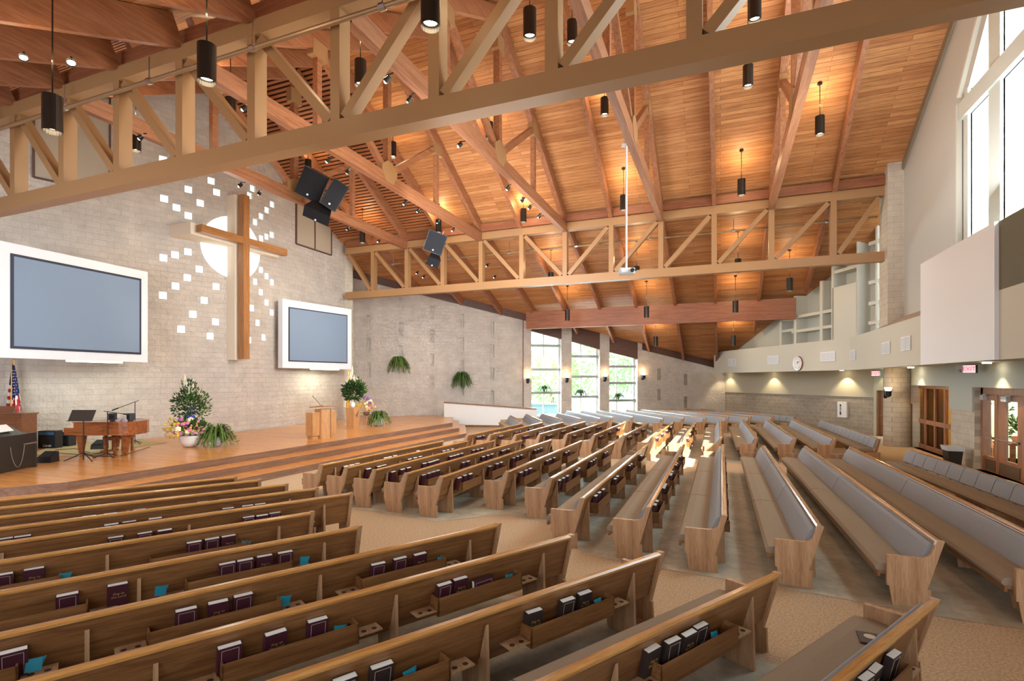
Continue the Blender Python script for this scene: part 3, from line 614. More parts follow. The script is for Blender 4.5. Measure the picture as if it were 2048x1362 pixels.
E_R=[(1043.6,841),(1083,840.5),(1122.7,838),(1161.5,836.5),(1201,835.7),(1225.4,833.5),(1266,833),(1326,836.5),(1367,835),(1411,834.9),(1455.8,833.3),(1500.6,832.7),(1547,831.5)]
def shared(name,fn):
    k='_'+name
    if k not in shared.c: shared.c[k]=fn()
    return shared.c[k]
shared.c={}
ENDP=[(-.045,.83),(.03,.83),(.085,.67),(.13,.625),(.20,.605),(.53,.605),(.53,.24),(.17,.195),(.13,.22)]
def mesh_of(b,mats,smooth=False):
    o=b.build('tmp',mats,smooth=smooth); me=o.data; bpy.data.objects.remove(o); return me
def endmesh():
    b=MB(); b.prism([(-.055,y,z) for y,z in ENDP],(.055,0,0)); return mesh_of(b,[OAKEND])
def footmesh():
    b=MB(); b.prism([(-.045,.09,.24),(-.045,.51,.26),(-.045,.47,0),(-.045,.08,0)],(.03,0,0)); return mesh_of(b,[OAKEND])
def finmesh():
    b=MB(); b.prism([(-.016,.004,.69),(-.016,-.02,0),(-.016,.36,0),(-.016,.40,.36),(-.016,.10,.36)],(.032,0,0)); return mesh_of(b,[OAKEND])
def capmesh(b,L):
    b.prism([(0,-.035,.785),(0,.03,.785),(0,.036,.805),(0,.02,.825),(0,-.025,.825),(0,-.042,.808)],(L,0,0))
def yrear(z): return (.79-z)*.27
def cupmesh():
    b=MB(); b.box(-.11,.11,-.07,.08,.445,.458)
    for x in (-.05,.05): b.cyl((x,-.02,.456),(x,-.02,.4595),.024,n=12,m=1)  # flat dark discs painted for the shade of the cup holes
    return mesh_of(b,[OAKEND,DARK])
PEWINFO={}
def make_pew(p,q,label,group,bay,racks=True,kind='pew'):
    p=Vector((p[0],p[1],0));q=Vector((q[0],q[1],0)); L=(q-p).length; a=wang(p,q)
    r=thing('pew' ,label,'pew',p,a,group)
    b=MB(); b.prism([(0,0,.79),(0,.13,.31),(0,.155,.31),(0,.025,.79)],(L,0,0)); b.build('back_panel',OAK,r)
    b=MB(); capmesh(b,L); b.build('top_rail',OAKCAP,r)
    ns=2 if L<7.5 else 3 if L<9 else 2
    for i in range(ns):
        x0,x1=L*i/ns+.012,L*(i+1)/ns-.012
        b=MB(); b.prism([(x0,.03,.77),(x0,.15,.44),(x0,.235,.455),(x0,.225,.50),(x0,.11,.745),(x0,.075,.78)],(x1-x0,0,0)); b.build('back_cushion',FABB,r)
        b=MB(); b.prism([(x0,.16,.39),(x0,.605,.385),(x0,.635,.405),(x0,.638,.44),(x0,.60,.475),(x0,.48,.49),(x0,.30,.478),(x0,.16,.455)],(x1-x0,0,0)); b.build('seat_cushion',FAB,r)
    b=MB(); b.box(0,L,.12,.59,.355,.388); b.box(0,L,.585,.612,.32,.388); b.build('seat_board',OAK,r)
    for x in (0,L+.055):
        link('end_panel',shared('end',endmesh),r,(x,0,0)); link('foot',shared('foot',footmesh),r,(x-.008,0,0))
    nb=max(1,round((L-.84)/bay)); s=(L-.84)/nb
    if kind=='A': xs=[L-.42-bay*k for k in range(int((L-.42)/bay)+1)]; s=bay
    else: xs=[.42+s*k for k in range(nb+1)]
    for x in xs: link('support_fin',shared('fin',finmesh),r,(x,0,0))
    xs=sorted(xs); info=[]
    if racks:
        for i in range(len(xs)-1):
            m=(xs[i]+xs[i+1])/2; w=s*.57 if kind=='A' else s*.62
            if kind=='A': m+=.0
            b=MB(); b.box(m-w/2,m+w/2,-.085,-.07,.40,.57); b.box(m-w/2,m+w/2,-.085,.10,.39,.403)
            for x in (m-w/2,m+w/2-.014): b.prism([(x,-.085,.40),(x,.10,.40),(x,.055,.575),(x,-.085,.57)],(.014,0,0))
            b.build('book_rack',OAK,r)
            if kind=='A':
                for t in (-1,1): link('cup_holder',shared('cup',cupmesh),r,(m+t*(w/2+.12),-.01,0))
            info.append((m-w/2,m+w/2))
    PEWINFO[r.name]=(r,p,q,L,a,info); return r
def segs(rows,zc=ZC): return [(atz(a[0],a[1],zc),atz(b[0],b[1],zc)) for a,b in rows]
GP='oak pews with taupe cushions'
PA=[];PB=[];PD=[];PE=[]
for i,(p,q) in enumerate(segs(A_ROWS)):
    u=(p-q);u.z=0;L=(3.9,4.5,5.2,5.4,5.6)[i] if i<5 else 8.46; u.normalize(); p=q+u*L
    PA.append(make_pew(p,q,'oak pew seen from behind, %s row from the platform, block nearest the camera'%ORD[i],GP,1.9,True,'A'))
p=Vector((2.05,4.72,0)); u=(PEWINFO[PA[-1].name][1]-PEWINFO[PA[-1].name][2]).normalized(); q=p+Vector((.55,.02,0)); 
PA.append(make_pew(q+u*5,q,'oak pew of which only a cushion corner shows at the bottom right corner',GP,1.9,False,'A'))
for i,(p,q) in enumerate(segs(B_ROWS)):
    PB.append(make_pew(p,q,'oak pew with taupe cushions, %s row from the platform in the middle block'%ORD[i],GP,1.5,True))
for i,(p,q) in enumerate(segs(D_ROWS)):
    PD.append(make_pew(p,q,'oak pew with taupe cushions, %s row from the platform beyond the sunlit cross aisle'%ORD[i],GP,1.6,True))
def clampb(p,m):
    d=(BB-BA).normalized(); n=Vector((d.y,-d.x,0)); k=(Vector((p.x,p.y,0))-Vector((BA.x,BA.y,0))).dot(n)
    if k<m: 
        Y=Vector((p.x,p.y,0)); f=0
        for _ in range(60):
            if (Y-Vector((BA.x,BA.y,0))).dot(n)>=m: break
            Y*=.995
        return Vector((Y.x,Y.y,p.z))
    return p
for i,(a,b_) in enumerate(zip(E_R,E_L)):
    p,q=atz(*a,ZC),clampb(atz(*b_,ZC),.75); p=Vector((p.x*.985,p.y*.985,0))
    PE.append(make_pew(p,q,'oak pew with grey back, %s row from the platform, far window block'%ORD[i],GP,1.6,False))
# benches with separate back pads along the rear
def bench(p,q,label,n):
    p=Vector((p.x,p.y,0));q=Vector((q.x,q.y,0));L=(q-p).length
    r=thing('padded_bench',label,'bench',p,wang(p,q),'rear benches with separate back pads')
    b=MB(); b.box(0,L,.13,.58,.36,.39); b.build('seat_board',OAK,r)
    b=MB(); b.prism([(0,.16,.39),(0,.57,.385),(0,.595,.41),(0,.57,.462),(0,.46,.478),(0,.16,.46)],(L,0,0)); b.build('seat_cushion',FAB,r)
    b=MB(); b.prism([(0,-.03,.77),(0,.03,.77),(0,.03,.80),(0,-.03,.80)],(L,0,0)); b.build('top_rail',OAKCAP,r)
    for i in range(n):
        x0,x1=L*i/n+.012,L*(i+1)/n-.012
        b=MB(); b.prism([(x0,.0,.79),(x0,.10,.47),(x0,.16,.47),(x0,.185,.50),(x0,.10,.76),(x0,.06,.80)],(x1-x0,0,0)); b.build('back_pad',FABB,r)
    for i in range(n+1):
        x=L*i/n; b=MB(); b.prism([(x-.03,-.03,.78),(x+.03,-.03,.78),(x+.03,.10,.36),(x-.03,.10,.36)],(0,.03,0)); b.build('back_post',OAK,r)
    for x in (0,L*.25,L*.5,L*.75,L): b=MB(); b.prism([(x-.02,-.03,.36),(x-.02,.5,.36),(x-.02,.42,0),(x-.02,.0,0)],(.04,0,0)); b.build('support_fin',OAKEND,r)
    for x in (0,L): b=MB(); b.prism([(x-.025,-.04,.81),(x-.025,.04,.81),(x-.025,.15,.36),(x-.025,.06,.36)],(.05,0,0)); b.build('end_post',OAKEND,r)
    return r
q=atz(1821,900,ZC); p=atz(2048,971,ZC); u=(p-q).normalized(); bench(q+u*7.4,q,'padded rear bench nearest the glazed double doors',12)
bench(atz(1758.7,878,ZC),atz(1644,840.5,ZC),'padded rear bench in front of the white wall box',14)
p,q=atz(1591,830.7,ZC)*.975,clampb(atz(1403,811.6,ZC),.4); bench(p,q,'padded rear bench in the far corner below the clock',16)
# vinyl under the pews
def under(rows,e0=.35,e1=.35,fr=.8,bk=.5):
    b=MB(); L=[];R=[]
    for i,o in enumerate(rows):
        _,p,q,l,a,_i=PEWINFO[o.name]; u=(q-p).normalized(); n=Vector((-u.y,u.x,0))
        if i==0: L.append(p-u*e0+n*fr);R.append(q+u*e1+n*fr)
        L.append(p-u*e0-n*.1);R.append(q+u*e1-n*.1)
        if i==len(rows)-1: L.append(p-u*e0-n*bk);R.append(q+u*e1-n*bk)
    for i in range(len(L)-1):
        b.quad((*L[i].xy,.004),(*R[i].xy,.004),(*R[i+1].xy,.004),(*L[i+1].xy,.004))
    struct(b.build('floor_under_pews',VINYL))
under(PA[:-1],.3,-.15,.75,1.2);under(PB,.25,.25,.75,.5);under(PD,.25,.3,.75,.5);under(PE[:-1],.25,.2,.75,.4)
# ---------------------------------------------------------------- hymnals and cards in the racks
def hymnmesh(front):
    w,h,t=.084,.12,.025
    c=MB(); c.box(-w,w,-t-.003,-t,-h,h); c.box(-w,w,t,t+.003,-h,h); c.box(-w-.004,-w,-t-.003,t+.003,-h,h)
    pg=MB(); pg.box(-w+.002,w-.005,-t,t,-h+.003,h-.0015)
    return c,pg
HP={}
def hymnal(loc,rot,label,front,big,dark=False):
    key=(front,big,dark)
    if key not in HP:
        c,pg=hymnmesh(front); cov=COVERB if dark else COVER
        r=thing('hymnal',label,'book',loc,0,'hymnals in the pew racks'); r.rotation_euler=rot
        c.build('cover',cov,r); pg.build('page_block',PAGES,r)
        if big and front:
            for k,(tx,dy) in enumerate((('Sing to',.012),('the Lord',-.022))):
                fc=bpy.data.curves.new('title','FONT'); fc.body=tx; fc.size=.034; fc.align_x='CENTER'; fc.shear=.25; fc.materials.append(GILT); fc.extrude=.0004
                o=text('title',fc,r,(0.004,-.0292,dy+.005),(PI/2,0,0))
        elif big:
            b=MB()
            for x in (-.06,.06): b.box(x-.0015,x+.0015,-.0292,-.028,-.098,.098)
            for z in (-.098,.098): b.box(-.06,.06,-.0292,-.028,z-.0015,z+.0015)
            b.build('ruled_border',RULE,r)
        HP[key]=r; return r
    r=dup(HP[key],loc,tuple(rot),label); return r
def pewpt(info,x,y,z):
    _,p,q,L,a,_i=info; u=(q-p).normalized(); n=Vector((-u.y,u.x,0)); return p+u*x+n*y+Vector((0,0,z))
def hit(info,px,y):
    _,p,q,L,a,_i=info; u=(q-p).normalized(); n=Vector((-u.y,u.x,0)); o=p+n*y; d=ray(px,900); d=Vector((d[0],d[1]))
    det=u.x*(-d.y)-u.y*(-d.x); return ((-o.x)*(-d.y)-(-o.y)*(-d.x))/det
def snap(info,x):
    return min(max(x,.1),info[3]-.1)
BOOKS_A={0:[287],1:[29,176,219,255,352,374,421],2:[179,221,279,406,449,476],3:[8,36,223,259,311,457,496,521],4:[232,290,330,498,525,551],5:[5,68,389,425,458],6:[135,236,455,491,530,571],7:[26,373,437,488,757,801,840],8:[460,552,637,889,923,966],9:[692,766,1070,1136,1172],10:[1310,1347,1378,1405],11:[1738,1752,1790]}
FRONT_A={6:(236,530),5:(68,458),4:(525,330),7:(437,840),8:(552,923),9:(1070,1172),10:(1310,1378),11:(1752,),1:(219,),2:(221,449),3:(259,)}
CARDS={5:[128,491],6:[321,608],7:[68,569,881],8:[678,1017],9:[819,1195],10:[1428]}
BOOKS_B={0:[692,704,716,771,779,791,836],1:[738,759,767,820,831,841,889,897,905],2:[787,806,818,850.5,860,868,876,903,910,917,925,949,956,964],3:[849.5,860,869,877.5,929,937,967,976,984,1006,1011.5,1017],4:[919.5,932,941,982,996,1004,1028,1037,1044,1071,1077,1083],5:[1044,1053,1061,1095.6,1102,1109,1133,1139],6:[1121,1128,1135,1154,1160,1183,1188,1193,1211,1215],7:[1193,1200,1207,1230.5,1236,1260,1263.5,1282]}
def place_books(pews,data,fronts,blk,big):
    for i,xs in data.items():
        info=PEWINFO[pews[i].name]; ts_=[snap(info,hit(info,px,-.02)) for px in xs]
        tt=sorted(zip(ts_,xs)); last=-9
        for k,(t,px) in enumerate(tt):
            t=max(t,last+.176); last=t
            fr=px in fronts.get(i,())
            y=.028+random.uniform(-.02,.006); rz=info[4]+random.uniform(-.05,.05)
            if big and i==8 and px==966:
                hymnal(pewpt(info,t,-.02,.535),(.12,1.5,rz),'maroon hymnal lying on its side in the rack of the ninth pew, nearest block',False,True); continue
            lab=('dark brown' if big and i>8 else 'maroon')+' hymnal %s%s from left, %s pew of the %s'%('with gilt title, ' if fr else 'with ruled border, ' if big else 'standing in rack, ',ORD[k],ORD[i],blk)
            hymnal(pewpt(info,t,y-.008,.56),(.21+random.uniform(-.05,.04),0,rz),lab,fr,big,big and i>8)
place_books(PA,BOOKS_A,FRONT_A,'nearest block',True)
place_books(PB,BOOKS_B,{},'middle block',False)
k0=None
for i,xs in CARDS.items():
    info=PEWINFO[PA[i].name]
    for k,px in enumerate(xs):
        t=snap(info,hit(info,px,-.02)); loc=pewpt(info,t,-.03,.53)
        lab='teal card in a book rack, %s from left, %s pew of the nearest block'%(ORD[k],ORD[i])
        if k0 is None:
            b=MB(); b.box(-.05,.05,-.002,.002,-.05,.045); b.prism([(-.05,.01,-.05),(.04,.01,-.05),(.07,.01,.05),(-.03,.01,.04)],(0,.004,0)); k0=tag(b.build('offering_card',TEAL,None,loc,(-.3,.12,info[4])),lab,'card','teal cards in the book racks')
        else: dup(k0,loc,(-.3+random.uniform(-.1,.1),random.uniform(-.1,.25),info[4]),lab)
for blk,pews,rng in (('of the middle block',PB,(8,9)),('past the sunlit cross aisle',PD,range(0,9))):
    for i in rng:
        info=PEWINFO[pews[i].name]; c=0
        for (x0,x1) in info[5]:
            n=random.choice((2,3,3,4)) if 'middle' in blk else random.choice((2,3,3)); x=x0+.12
            for k in range(n):
                if x>x1-.08: break
                lab='maroon hymnal, %s from near end, %s pew %s'%(ORD[c],ORD[i],blk); c+=1
                hymnal(pewpt(info,x,.02,.56),(.21,0,info[4]),lab,False,False); x+=.178+random.choice((0,0,.09))
nb=atz(1738,1278,.485); r=thing('notebook','dark notebook lying on the pew seat at the bottom right','book',nb,PEWINFO[PA[11].name][4]+.5)
b=MB(); b.box(-.11,.11,-.08,.08,0,.012); b.build('cover',COVERB,r); b=MB(); b.box(-.105,.108,-.077,.077,.003,.009); b.build('page_block',PAGES,r); b=MB(); b.lathe([(0,.012),(.045,.012),(.045,.0128),(0,.0128)],(.03,-.01,0),16); b.build('emblem',RULE,r)
# ---------------------------------------------------------------- plants and flowers
def fern_mesh(b,n,R,rise,droop,c=(0,0,0),m=0,lw=.09,half=None):
    for i in range(n):
        a=random.uniform(0,2*PI) if half is None else random.uniform(-half,half)-PI/2
        r=R*random.uniform(.65,1.05); h=rise*random.uniform(.35,1.2); dr=droop*random.uniform(.25,1.25); d=Vector((math.cos(a),math.sin(a),0)); sd=Vector((-d.y,d.x,0))
        pts=[]
        for k in range(8):
            t=k/7; pts.append(Vector(c)+d*r*t+Vector((0,0,h*math.sin(min(1,t*1.5)*PI/2)*1.0-(h+dr)*max(0,t-.3)**1.6*1.7)))
        for k in range(7):
            w=lw*(1-.75*abs(k/7-.35)); dd=(pts[k+1]-pts[k])
            b.quad(pts[k]-sd*w*.25,pts[k]+sd*w*.25,pts[k+1]+sd*w*.2,pts[k+1]-sd*w*.2,m=m)
            for s in (1,-1): b.leaf(pts[k]+dd*.5,sd*s+dd*2.0,w*1.5,w*.7,m,Vector((0,0,1)))
def bowl(b,r,h,m=0): b.lathe([(r*.35,0),(r*.62,h*.1),(r*.9,h*.45),(r,h*.95),(r*1.02,h),(r*.93,h),(r*.8,h*.6),(.01,h*.55)],n=24,m=m)
def potted_fern(lab,loc,pr,ph,R,rise,droop,n,pot,gm=FERN,cat='plant',grp=None):
    r=thing('potted_fern',lab,cat,loc,TH,grp)
    b=MB(); bowl(b,pr,ph); b.build('bowl',pot,r,smooth=True)
    b=MB(); fern_mesh(b,n,R,rise,droop,(0,0,ph*.9)); b.build('fronds',gm,r,fix=False); return r
g=atz(433,892,ZS); potted_fern('arching green fern in a blue white bowl beside the tall flower arrangement',g,.2,.3,.68,.5,.25,95,POTB)
g=atz(757,852,ZS); potted_fern('bushy green fern in a white bowl right of the lectern',g,.27,.36,.6,.45,.3,75,POTB)
def flowers(b,n,c,rad,hh,cols,sz):
    for i in range(n):
        a=random.uniform(0,2*PI); q=random.random()**.5; z=random.uniform(0,1)
        p=Vector(c)+Vector((math.cos(a)*rad*q*(1-.5*z),math.sin(a)*rad*q*(1-.5*z),hh*z)); b.ball(p,sz*random.uniform(.6,1.3),7,random.choice(cols))
def leaves(b,n,c,R,m,l,up=.4,shape=(1,1,1)):
    for i in range(n):
        while 1:
            d=Vector((random.uniform(-1,1),random.uniform(-1,1),random.uniform(-1,1)))
            if .1<d.length<1: break
        p=Vector(c)+Vector((d.x*R*shape[0],d.y*R*shape[1],d.z*R*shape[2])); b.leaf(p,d+Vector((0,0,up)),l*random.uniform(.6,1.3),l*.45,m)
g=atz(381,893.5,ZS)
r=thing('flower_arrangement','tall mixed flower arrangement with pale plumes in a round white bowl on the stage','flowers',g,TH)
b=MB(); bowl(b,.335,.37); b.build('bowl',POT,r,smooth=True)
b=MB(); leaves(b,420,(-.14,0,1.36),.44,0,.12,.3,(1,.8,.95)); leaves(b,170,(-.04,0,1.82),.28,0,.11,1.4,(.9,.8,1.3)); b.build('dark_foliage',DKG,r,fix=False)
b=MB(); leaves(b,480,(.16,0,1.35),.46,0,.11,.6,(1,.8,1.1)); leaves(b,200,(0,0,.62),.5,0,.16,.6,(1,.9,.5)); b.tube([(0,0,.3),(0,0,1.9)],.02)
b.build('green_foliage',GREEN,r,fix=False)
b=MB(); flowers(b,42,(.04,-.05,.68),.2,.6,[0],.048); b.build('blue_delphiniums',BLU,r)
b=MB(); flowers(b,80,(-.1,-.15,.42),.6,.4,[0],.035); leaves(b,200,(-.38,-.1,.62),.42,0,.09,.5,(1,.8,.8)); b.build('yellow_blooms',YEL,r,fix=False)
b=MB(); flowers(b,20,(.1,-.2,.45),.55,.45,[0],.055); b.build('pink_blooms',PNK,r)
b=MB(); flowers(b,12,(.0,-.2,.48),.6,.5,[0],.08); b.build('ivory_blooms',IVO,r)
b=MB(); flowers(b,14,(-.15,-.1,.6),.3,.35,[0],.045); b.build('purple_blooms',PUR,r)
b=MB()
for dx,h in ((-.18,2.35),(-.05,2.1),(.08,2.2),(-.12,2.2)): b.lathe([(.01,0),(.045,.12),(.05,.3),(.01,.55)],(dx,0,h-.55),8); b.tube([(0,0,1.3),(dx,0,h-.5)],.008)
b.build('plume',PAMP,r)
# pedestal and vase
g=atz(706,857,ZS)
r=thing('wood_pedestal','tapered oak pedestal carrying a vase of greenery','pedestal',g,0)
b=MB(); b.hexa([(-.18,-.17,0),(.18,-.17,0),(.18,.17,0),(-.18,.17,0),(-.23,-.22,.92),(.23,-.22,.92),(.23,.22,.92),(-.23,.22,.92)]); b.build('column',LEC,r)
b=MB(); b.prism([(.226,-.1,.6),(.229,.0,.5),(.234,.1,.8),(.231,0,.72)],(.006,0,0)); b.build('carved_emblem',RISER,r)
r=thing('vase_arrangement','green bouquet with cream flowers in a white vase on the oak pedestal','flowers',(g.x,g.y,g.z+.922),TH)
b=MB(); b.lathe([(.07,0),(.11,.1),(.1,.2),(.05,.3),(.075,.36),(.05,.36),(.04,.3)],n=16); b.build('vase',POT,r,smooth=True)
b=MB(); leaves(b,420,(0,0,.75),.42,0,.19,.5,(1,.8,.9)); b.build('dark_foliage',DKG,r,fix=False)
b=MB(); leaves(b,320,(.1,0,.8),.45,0,.16,.6,(1,.8,1)); b.tube([(0,0,.3),(0,0,.9)],.02); b.build('green_foliage',GREEN,r,fix=False)
b=MB(); 
for dx,h in ((-.1,1.65),(.05,1.5),(-.03,1.9),(.12,1.4)): b.lathe([(.01,0),(.045,.12),(.05,.25),(.01,.45)],(dx,0,h-.5),8)
flowers(b,16,(0,-.1,.8),.4,.6,[0],.04); b.build('cream_flowers',PAMP,r)
g=atz(738,851,ZS); g.x-=.15
r=thing('wooden_stool','small pale wooden stool holding a flower basket','stool',g,.3)
b=MB(); b.lathe([(.0,.44),(.17,.44),(.17,.47),(0,.47)],n=16); b.build('seat',LEC,r)
for i in range(4):
    a=PI/4+i*PI/2; b=MB(); b.cyl((.18*math.cos(a),.18*math.sin(a),0),(.12*math.cos(a),.12*math.sin(a),.44),.015,n=6); b.build('leg',LEC,r)
r=thing('flower_basket','spray of yellow, purple and peach flowers on the small stool','flowers',(g.x,g.y,g.z+.47),TH)
b=MB(); bowl(b,.16,.16); b.build('basket',RISER,r)
b=MB(); leaves(b,220,(-.1,0,.35),.36,0,.1,.6,(1,.7,.9)); b.build('yellow_sprays',YEL,r,fix=False)
b=MB(); flowers(b,16,(.05,-.05,.45),.3,.5,[0],.05); b.build('purple_blooms',PUR,r)
b=MB(); flowers(b,14,(.25,-.1,.2),.35,.4,[0],.06); b.build('peach_blooms',PEA,r)
b=MB(); flowers(b,8,(.15,-.1,.4),.25,.3,[0],.06); b.build('ivory_blooms',IVO,r)
for k,(px,py,gm,l) in enumerate(((797,724,FERN,'sunlit yellow green fern in a wall bracket, left of the pair'),(922,754,GREEN,'dark green fern in a wall bracket, right of the pair'))):
    P=atw(px,py,BA,BB); u=ul(P,BA); o=onwall(BA,BB,u,.42)
    r=thing('hanging_fern',l,'plant',(o.x,o.y,P.z-.05),ang)
    b=MB(); b.lathe([(.05,-.2),(.2,-.05),(.22,.05),(.01,.05)],n=14); b.build('basket',RISER,r)
    b=MB(); b.beam((0,.45,-.05),(0,0,-.05),.03,.03); b.beam((0,.4,-.45),(0,.1,-.1),.025,.025); b.build('bracket',BLKM,r)
    b=MB(); fern_mesh(b,95,.72,.42,.62,(0,0,.02),0,.10); b.build('fronds',gm,r,fix=False)
for k,(px,py) in enumerate(((1091,785.5),(1166,793.5),(1241,800.9))):
    P=atw(px,py,BA,BB); u=ul(P,BA); o=onwall(BA,BB,u,-.34)
    potted_fern('small fern standing on the lowest rail of the %s tall window'%ORD[k],(o.x,o.y,P.z+.07),.09,.12,.62,.36,.12,60,RISER,GREEN,grp='ferns on the window rails')
# ---------------------------------------------------------------- lectern, piano, band gear
g=atz(648,876,ZS)
r=thing('lectern','light oak lectern with two lower side wings and a thin microphone','lectern',(g.x,g.y,ZS),0)
b=MB(); b.prism([(-.2,-.26,0),(.12,-.26,0),(.3,-.02,0),(.3,.02,0),(.12,.26,0),(-.2,.26,0)],(0,0,1.08)); b.build('column',LEC,r)
b=MB(); b.box(.26,.31,-.012,.012,.02,1.06); b.build('centre_groove',RISER,r)
for s,n in ((-1,'side_wing'),(1,'side_wing')):
    b=MB(); b.box(-.28,.04,min(s*.27,s*.62),max(s*.27,s*.62),.12,.98); b.box(-.24,0,min(s*.3,s*.58),max(s*.3,s*.58),0,.12); b.build(n,LEC,r)
b=MB(); b.prism([(-.3,-.42,1.13),(.34,-.42,1.2),(.34,-.42,1.235),(-.3,-.42,1.165)],(0,.84,0)); b.build('reading_top',LEC,r)
b=MB(); b.tube([(0,-.15,1.18),(-.1,-.2,1.35),(-.25,-.3,1.55)],.008); b.ball((-.25,-.3,1.56),.02,6); b.build('gooseneck_microphone',BLKM,r)
g=atd(150,758,14.6); g.z=ZS
r=thing('grand_piano','brown mahogany grand piano with lid closed on the stage','piano',g,TH-.05)
OUT=[(0,-.05),(.75,-.05),(1.15,-.02),(1.5,.02),(1.85,.0),(2.15,.06),(2.28,.3),(2.2,.75),(1.9,1.1),(1.3,1.35),(.6,1.45),(0,1.45)]; OUT=[(x*.69,y) for x,y in OUT]
b=MB(); b.prism([(x,y,.61) for x,y in OUT],(0,0,.35)); b.build('case',MAHOG,r)
b=MB(); b.prism([(x*1.02-.02,y*1.03-.03,.962) for x,y in OUT],(0,0,.025)); b.build('lid',MAHOG,r)
b=MB(); b.box(-.28,0,0,1.42,.62,.70); b.box(-.28,.0,-.05,.0,.62,.82); b.box(-.28,0,1.42,1.47,.62,.82); b.build('key_bed',MAHOG,r)
b=MB(); b.box(-.24,-.08,.06,1.36,.70,.725,0); b.build('keys',PAGES,r)
for x,y in ((.12,.08),(.12,1.3),(1.24,.3)):
    b=MB(); b.hexa([(x-.04,y-.04,.08),(x+.04,y-.04,.08),(x+.04,y+.04,.08),(x-.04,y+.04,.08),(x-.09,y-.09,.62),(x+.09,y-.09,.62),(x+.09,y+.09,.62),(x-.09,y+.09,.62)]); l=b.build('leg',MAHOG,r)
    b=MB(); b.cyl((x,y-.02,.04),(x,y+.02,.04),.04,n=10); b.box(x-.045,x+.045,y-.045,y+.045,.07,.1); b.build('caster',BRASS,l)
b=MB(); b.box(.35,.42,.55,.62,.1,.66); b.box(.35,.42,.85,.92,.1,.66); b.box(.3,.47,.5,.97,.06,.12); b.build('pedal_lyre',MAHOG,r)
M=r.matrix_basis.copy() if False else Matrix.Translation(g)@Matrix.Rotation(TH-.05,4,'Z')
def pl(x,y,z): return M@Vector((x,y,z))
for x,l in ((.80,'left of the pair'),(1.34,'right of the pair')):
    q=pl(x,.35,.99); k=thing('desk_speaker','small black box speaker on the piano lid, '+l,'speaker',q,TH+(.3 if x<1 else -.5))
    b=MB(); b.box(-.08,.08,-.07,.09,.03,.22); b.build('cabinet',BLACK,k); b=MB(); b.box(-.05,.05,-.05,.05,0,.03); b.build('foot',BLACK,k); b=MB(); b.cyl((0,-.071,.12),(0,-.076,.12),.06,n=14); b.build('cone',GRILL,k)
q=pl(1.1,.4,.99); k=thing('headphones','blue and white headphones lying on the piano lid','headphones',q,TH)
b=MB(); b.tube([(.1*math.cos(PI*i/8),0,.03+.1*math.sin(PI*i/8)) for i in range(9)],.012); b.build('headband',POT,k)
for s in (-1,1): b=MB(); b.cyl((s*.1,-.03,.045),(s*.1,.03,.045),.045,n=12); b.build('ear_cup',POTB,k)
q=pl(.45,1.0,0); q.z=ZS; k=thing('piano_bench','mahogany bench tucked under the grand piano','bench',q,TH)
b=MB(); b.box(-.18,.18,-.4,.4,.4,.5); b.build('seat',MAHOG,k)
for x in (-.14,.14):
    for y in (-.35,.35): b=MB(); b.box(x-.03,x+.03,y-.03,y+.03,0,.4); b.build('leg',MAHOG,k)
# stands
g=atz(167,921.5,ZS); k=thing('music_stand','black music stand with solid desk in front of the piano','music stand',g,TH)
b=MB(); b.cyl((0,0,.02),(0,0,1.15),.016,n=8); b.build('shaft',BLKM,k)
for a in (-2.7,-.45,1.6): b=MB(); b.tube([(0,0,.22),(.42*math.cos(a),.42*math.sin(a),.015)],.012); b.build('leg',BLKM,k)
b=MB(); b.prism([(-.32,-.12,1.08),(.32,-.12,1.08),(.32,.02,1.36),(-.32,.02,1.36)],(0,.015,0)); b.box(-.32,.32,-.17,-.11,1.07,1.085); b.build('desk',plain('stand desk',(.03,.02,.013),.5),k)
def micstand(lab,px,py,hh,tip,aa):
    g=atz(px,py,ZS); k=thing('microphone_stand',lab,'microphone stand',g,TH)
    b=MB(); b.cyl((0,0,.02),(0,0,hh),.012,n=8); b.build('shaft',BLKM,k)
    for a in (-2.6,-.5,1.6): b=MB(); b.tube([(0,0,.12),(.33*math.cos(a),.33*math.sin(a),.015)],.011); b.build('leg',BLKM,k)
    b=MB(); b.tube([(-tip[0]*.18,0,hh-tip[1]*.18),(tip[0],0,hh+tip[1])],.01); b.build('boom',BLKM,k)
    b=MB(); b.cyl((tip[0]*.8,0,hh+tip[1]*.8),(tip[0]*1.1,0,hh+tip[1]*1.1),.022,n=8); b.build('microphone',BLACK,k)
micstand('microphone stand with low boom in front of the piano',215,915,1.28,(.55,-.08),0)
micstand('tall microphone stand with raised boom behind the piano',270,888,1.42,(-.7,-.26),0)
def ampbox(nm,lab,px,py,w,h,d,m,txt=None,rot=TH):
    g=atz(px,py,ZS); k=thing(nm,lab,'amplifier',g,rot)
    b=MB(); b.box(-w/2,w/2,0,d,0,h); b.build('cabinet',m,k); b=MB(); b.box(-w/2+.03,w/2-.03,-.012,0,.04,h*.74); b.build('grille',GRILL,k); b=MB(); b.box(-w/2+.03,w/2-.03,-.012,0,h*.78,h-.03); b.build('control_panel',BLUEPL,k)
    b=MB(); b.cyl((0,-.013,h*.4),(0,-.018,h*.4),w*.32,n=24); b.build('speaker_cone',BLACK,k)
    if txt:
        fc=bpy.data.curves.new('badge','FONT'); fc.body=txt; fc.size=.1; fc.align_x='CENTER'; fc.shear=.3; fc.extrude=.002; fc.materials.append(WHITE); text('badge_lettering',fc,k,(.03,-.022,.06),(PI/2,0,0))
ampbox('guitar_amplifier','large black guitar amplifier with blue panel beside the organ',93,897,.54,.55,.28,BLACK,'Carvin')
ampbox('bass_amplifier','smaller black amplifier between guitar amplifier and piano',124,893,.42,.45,.3,BLACK)
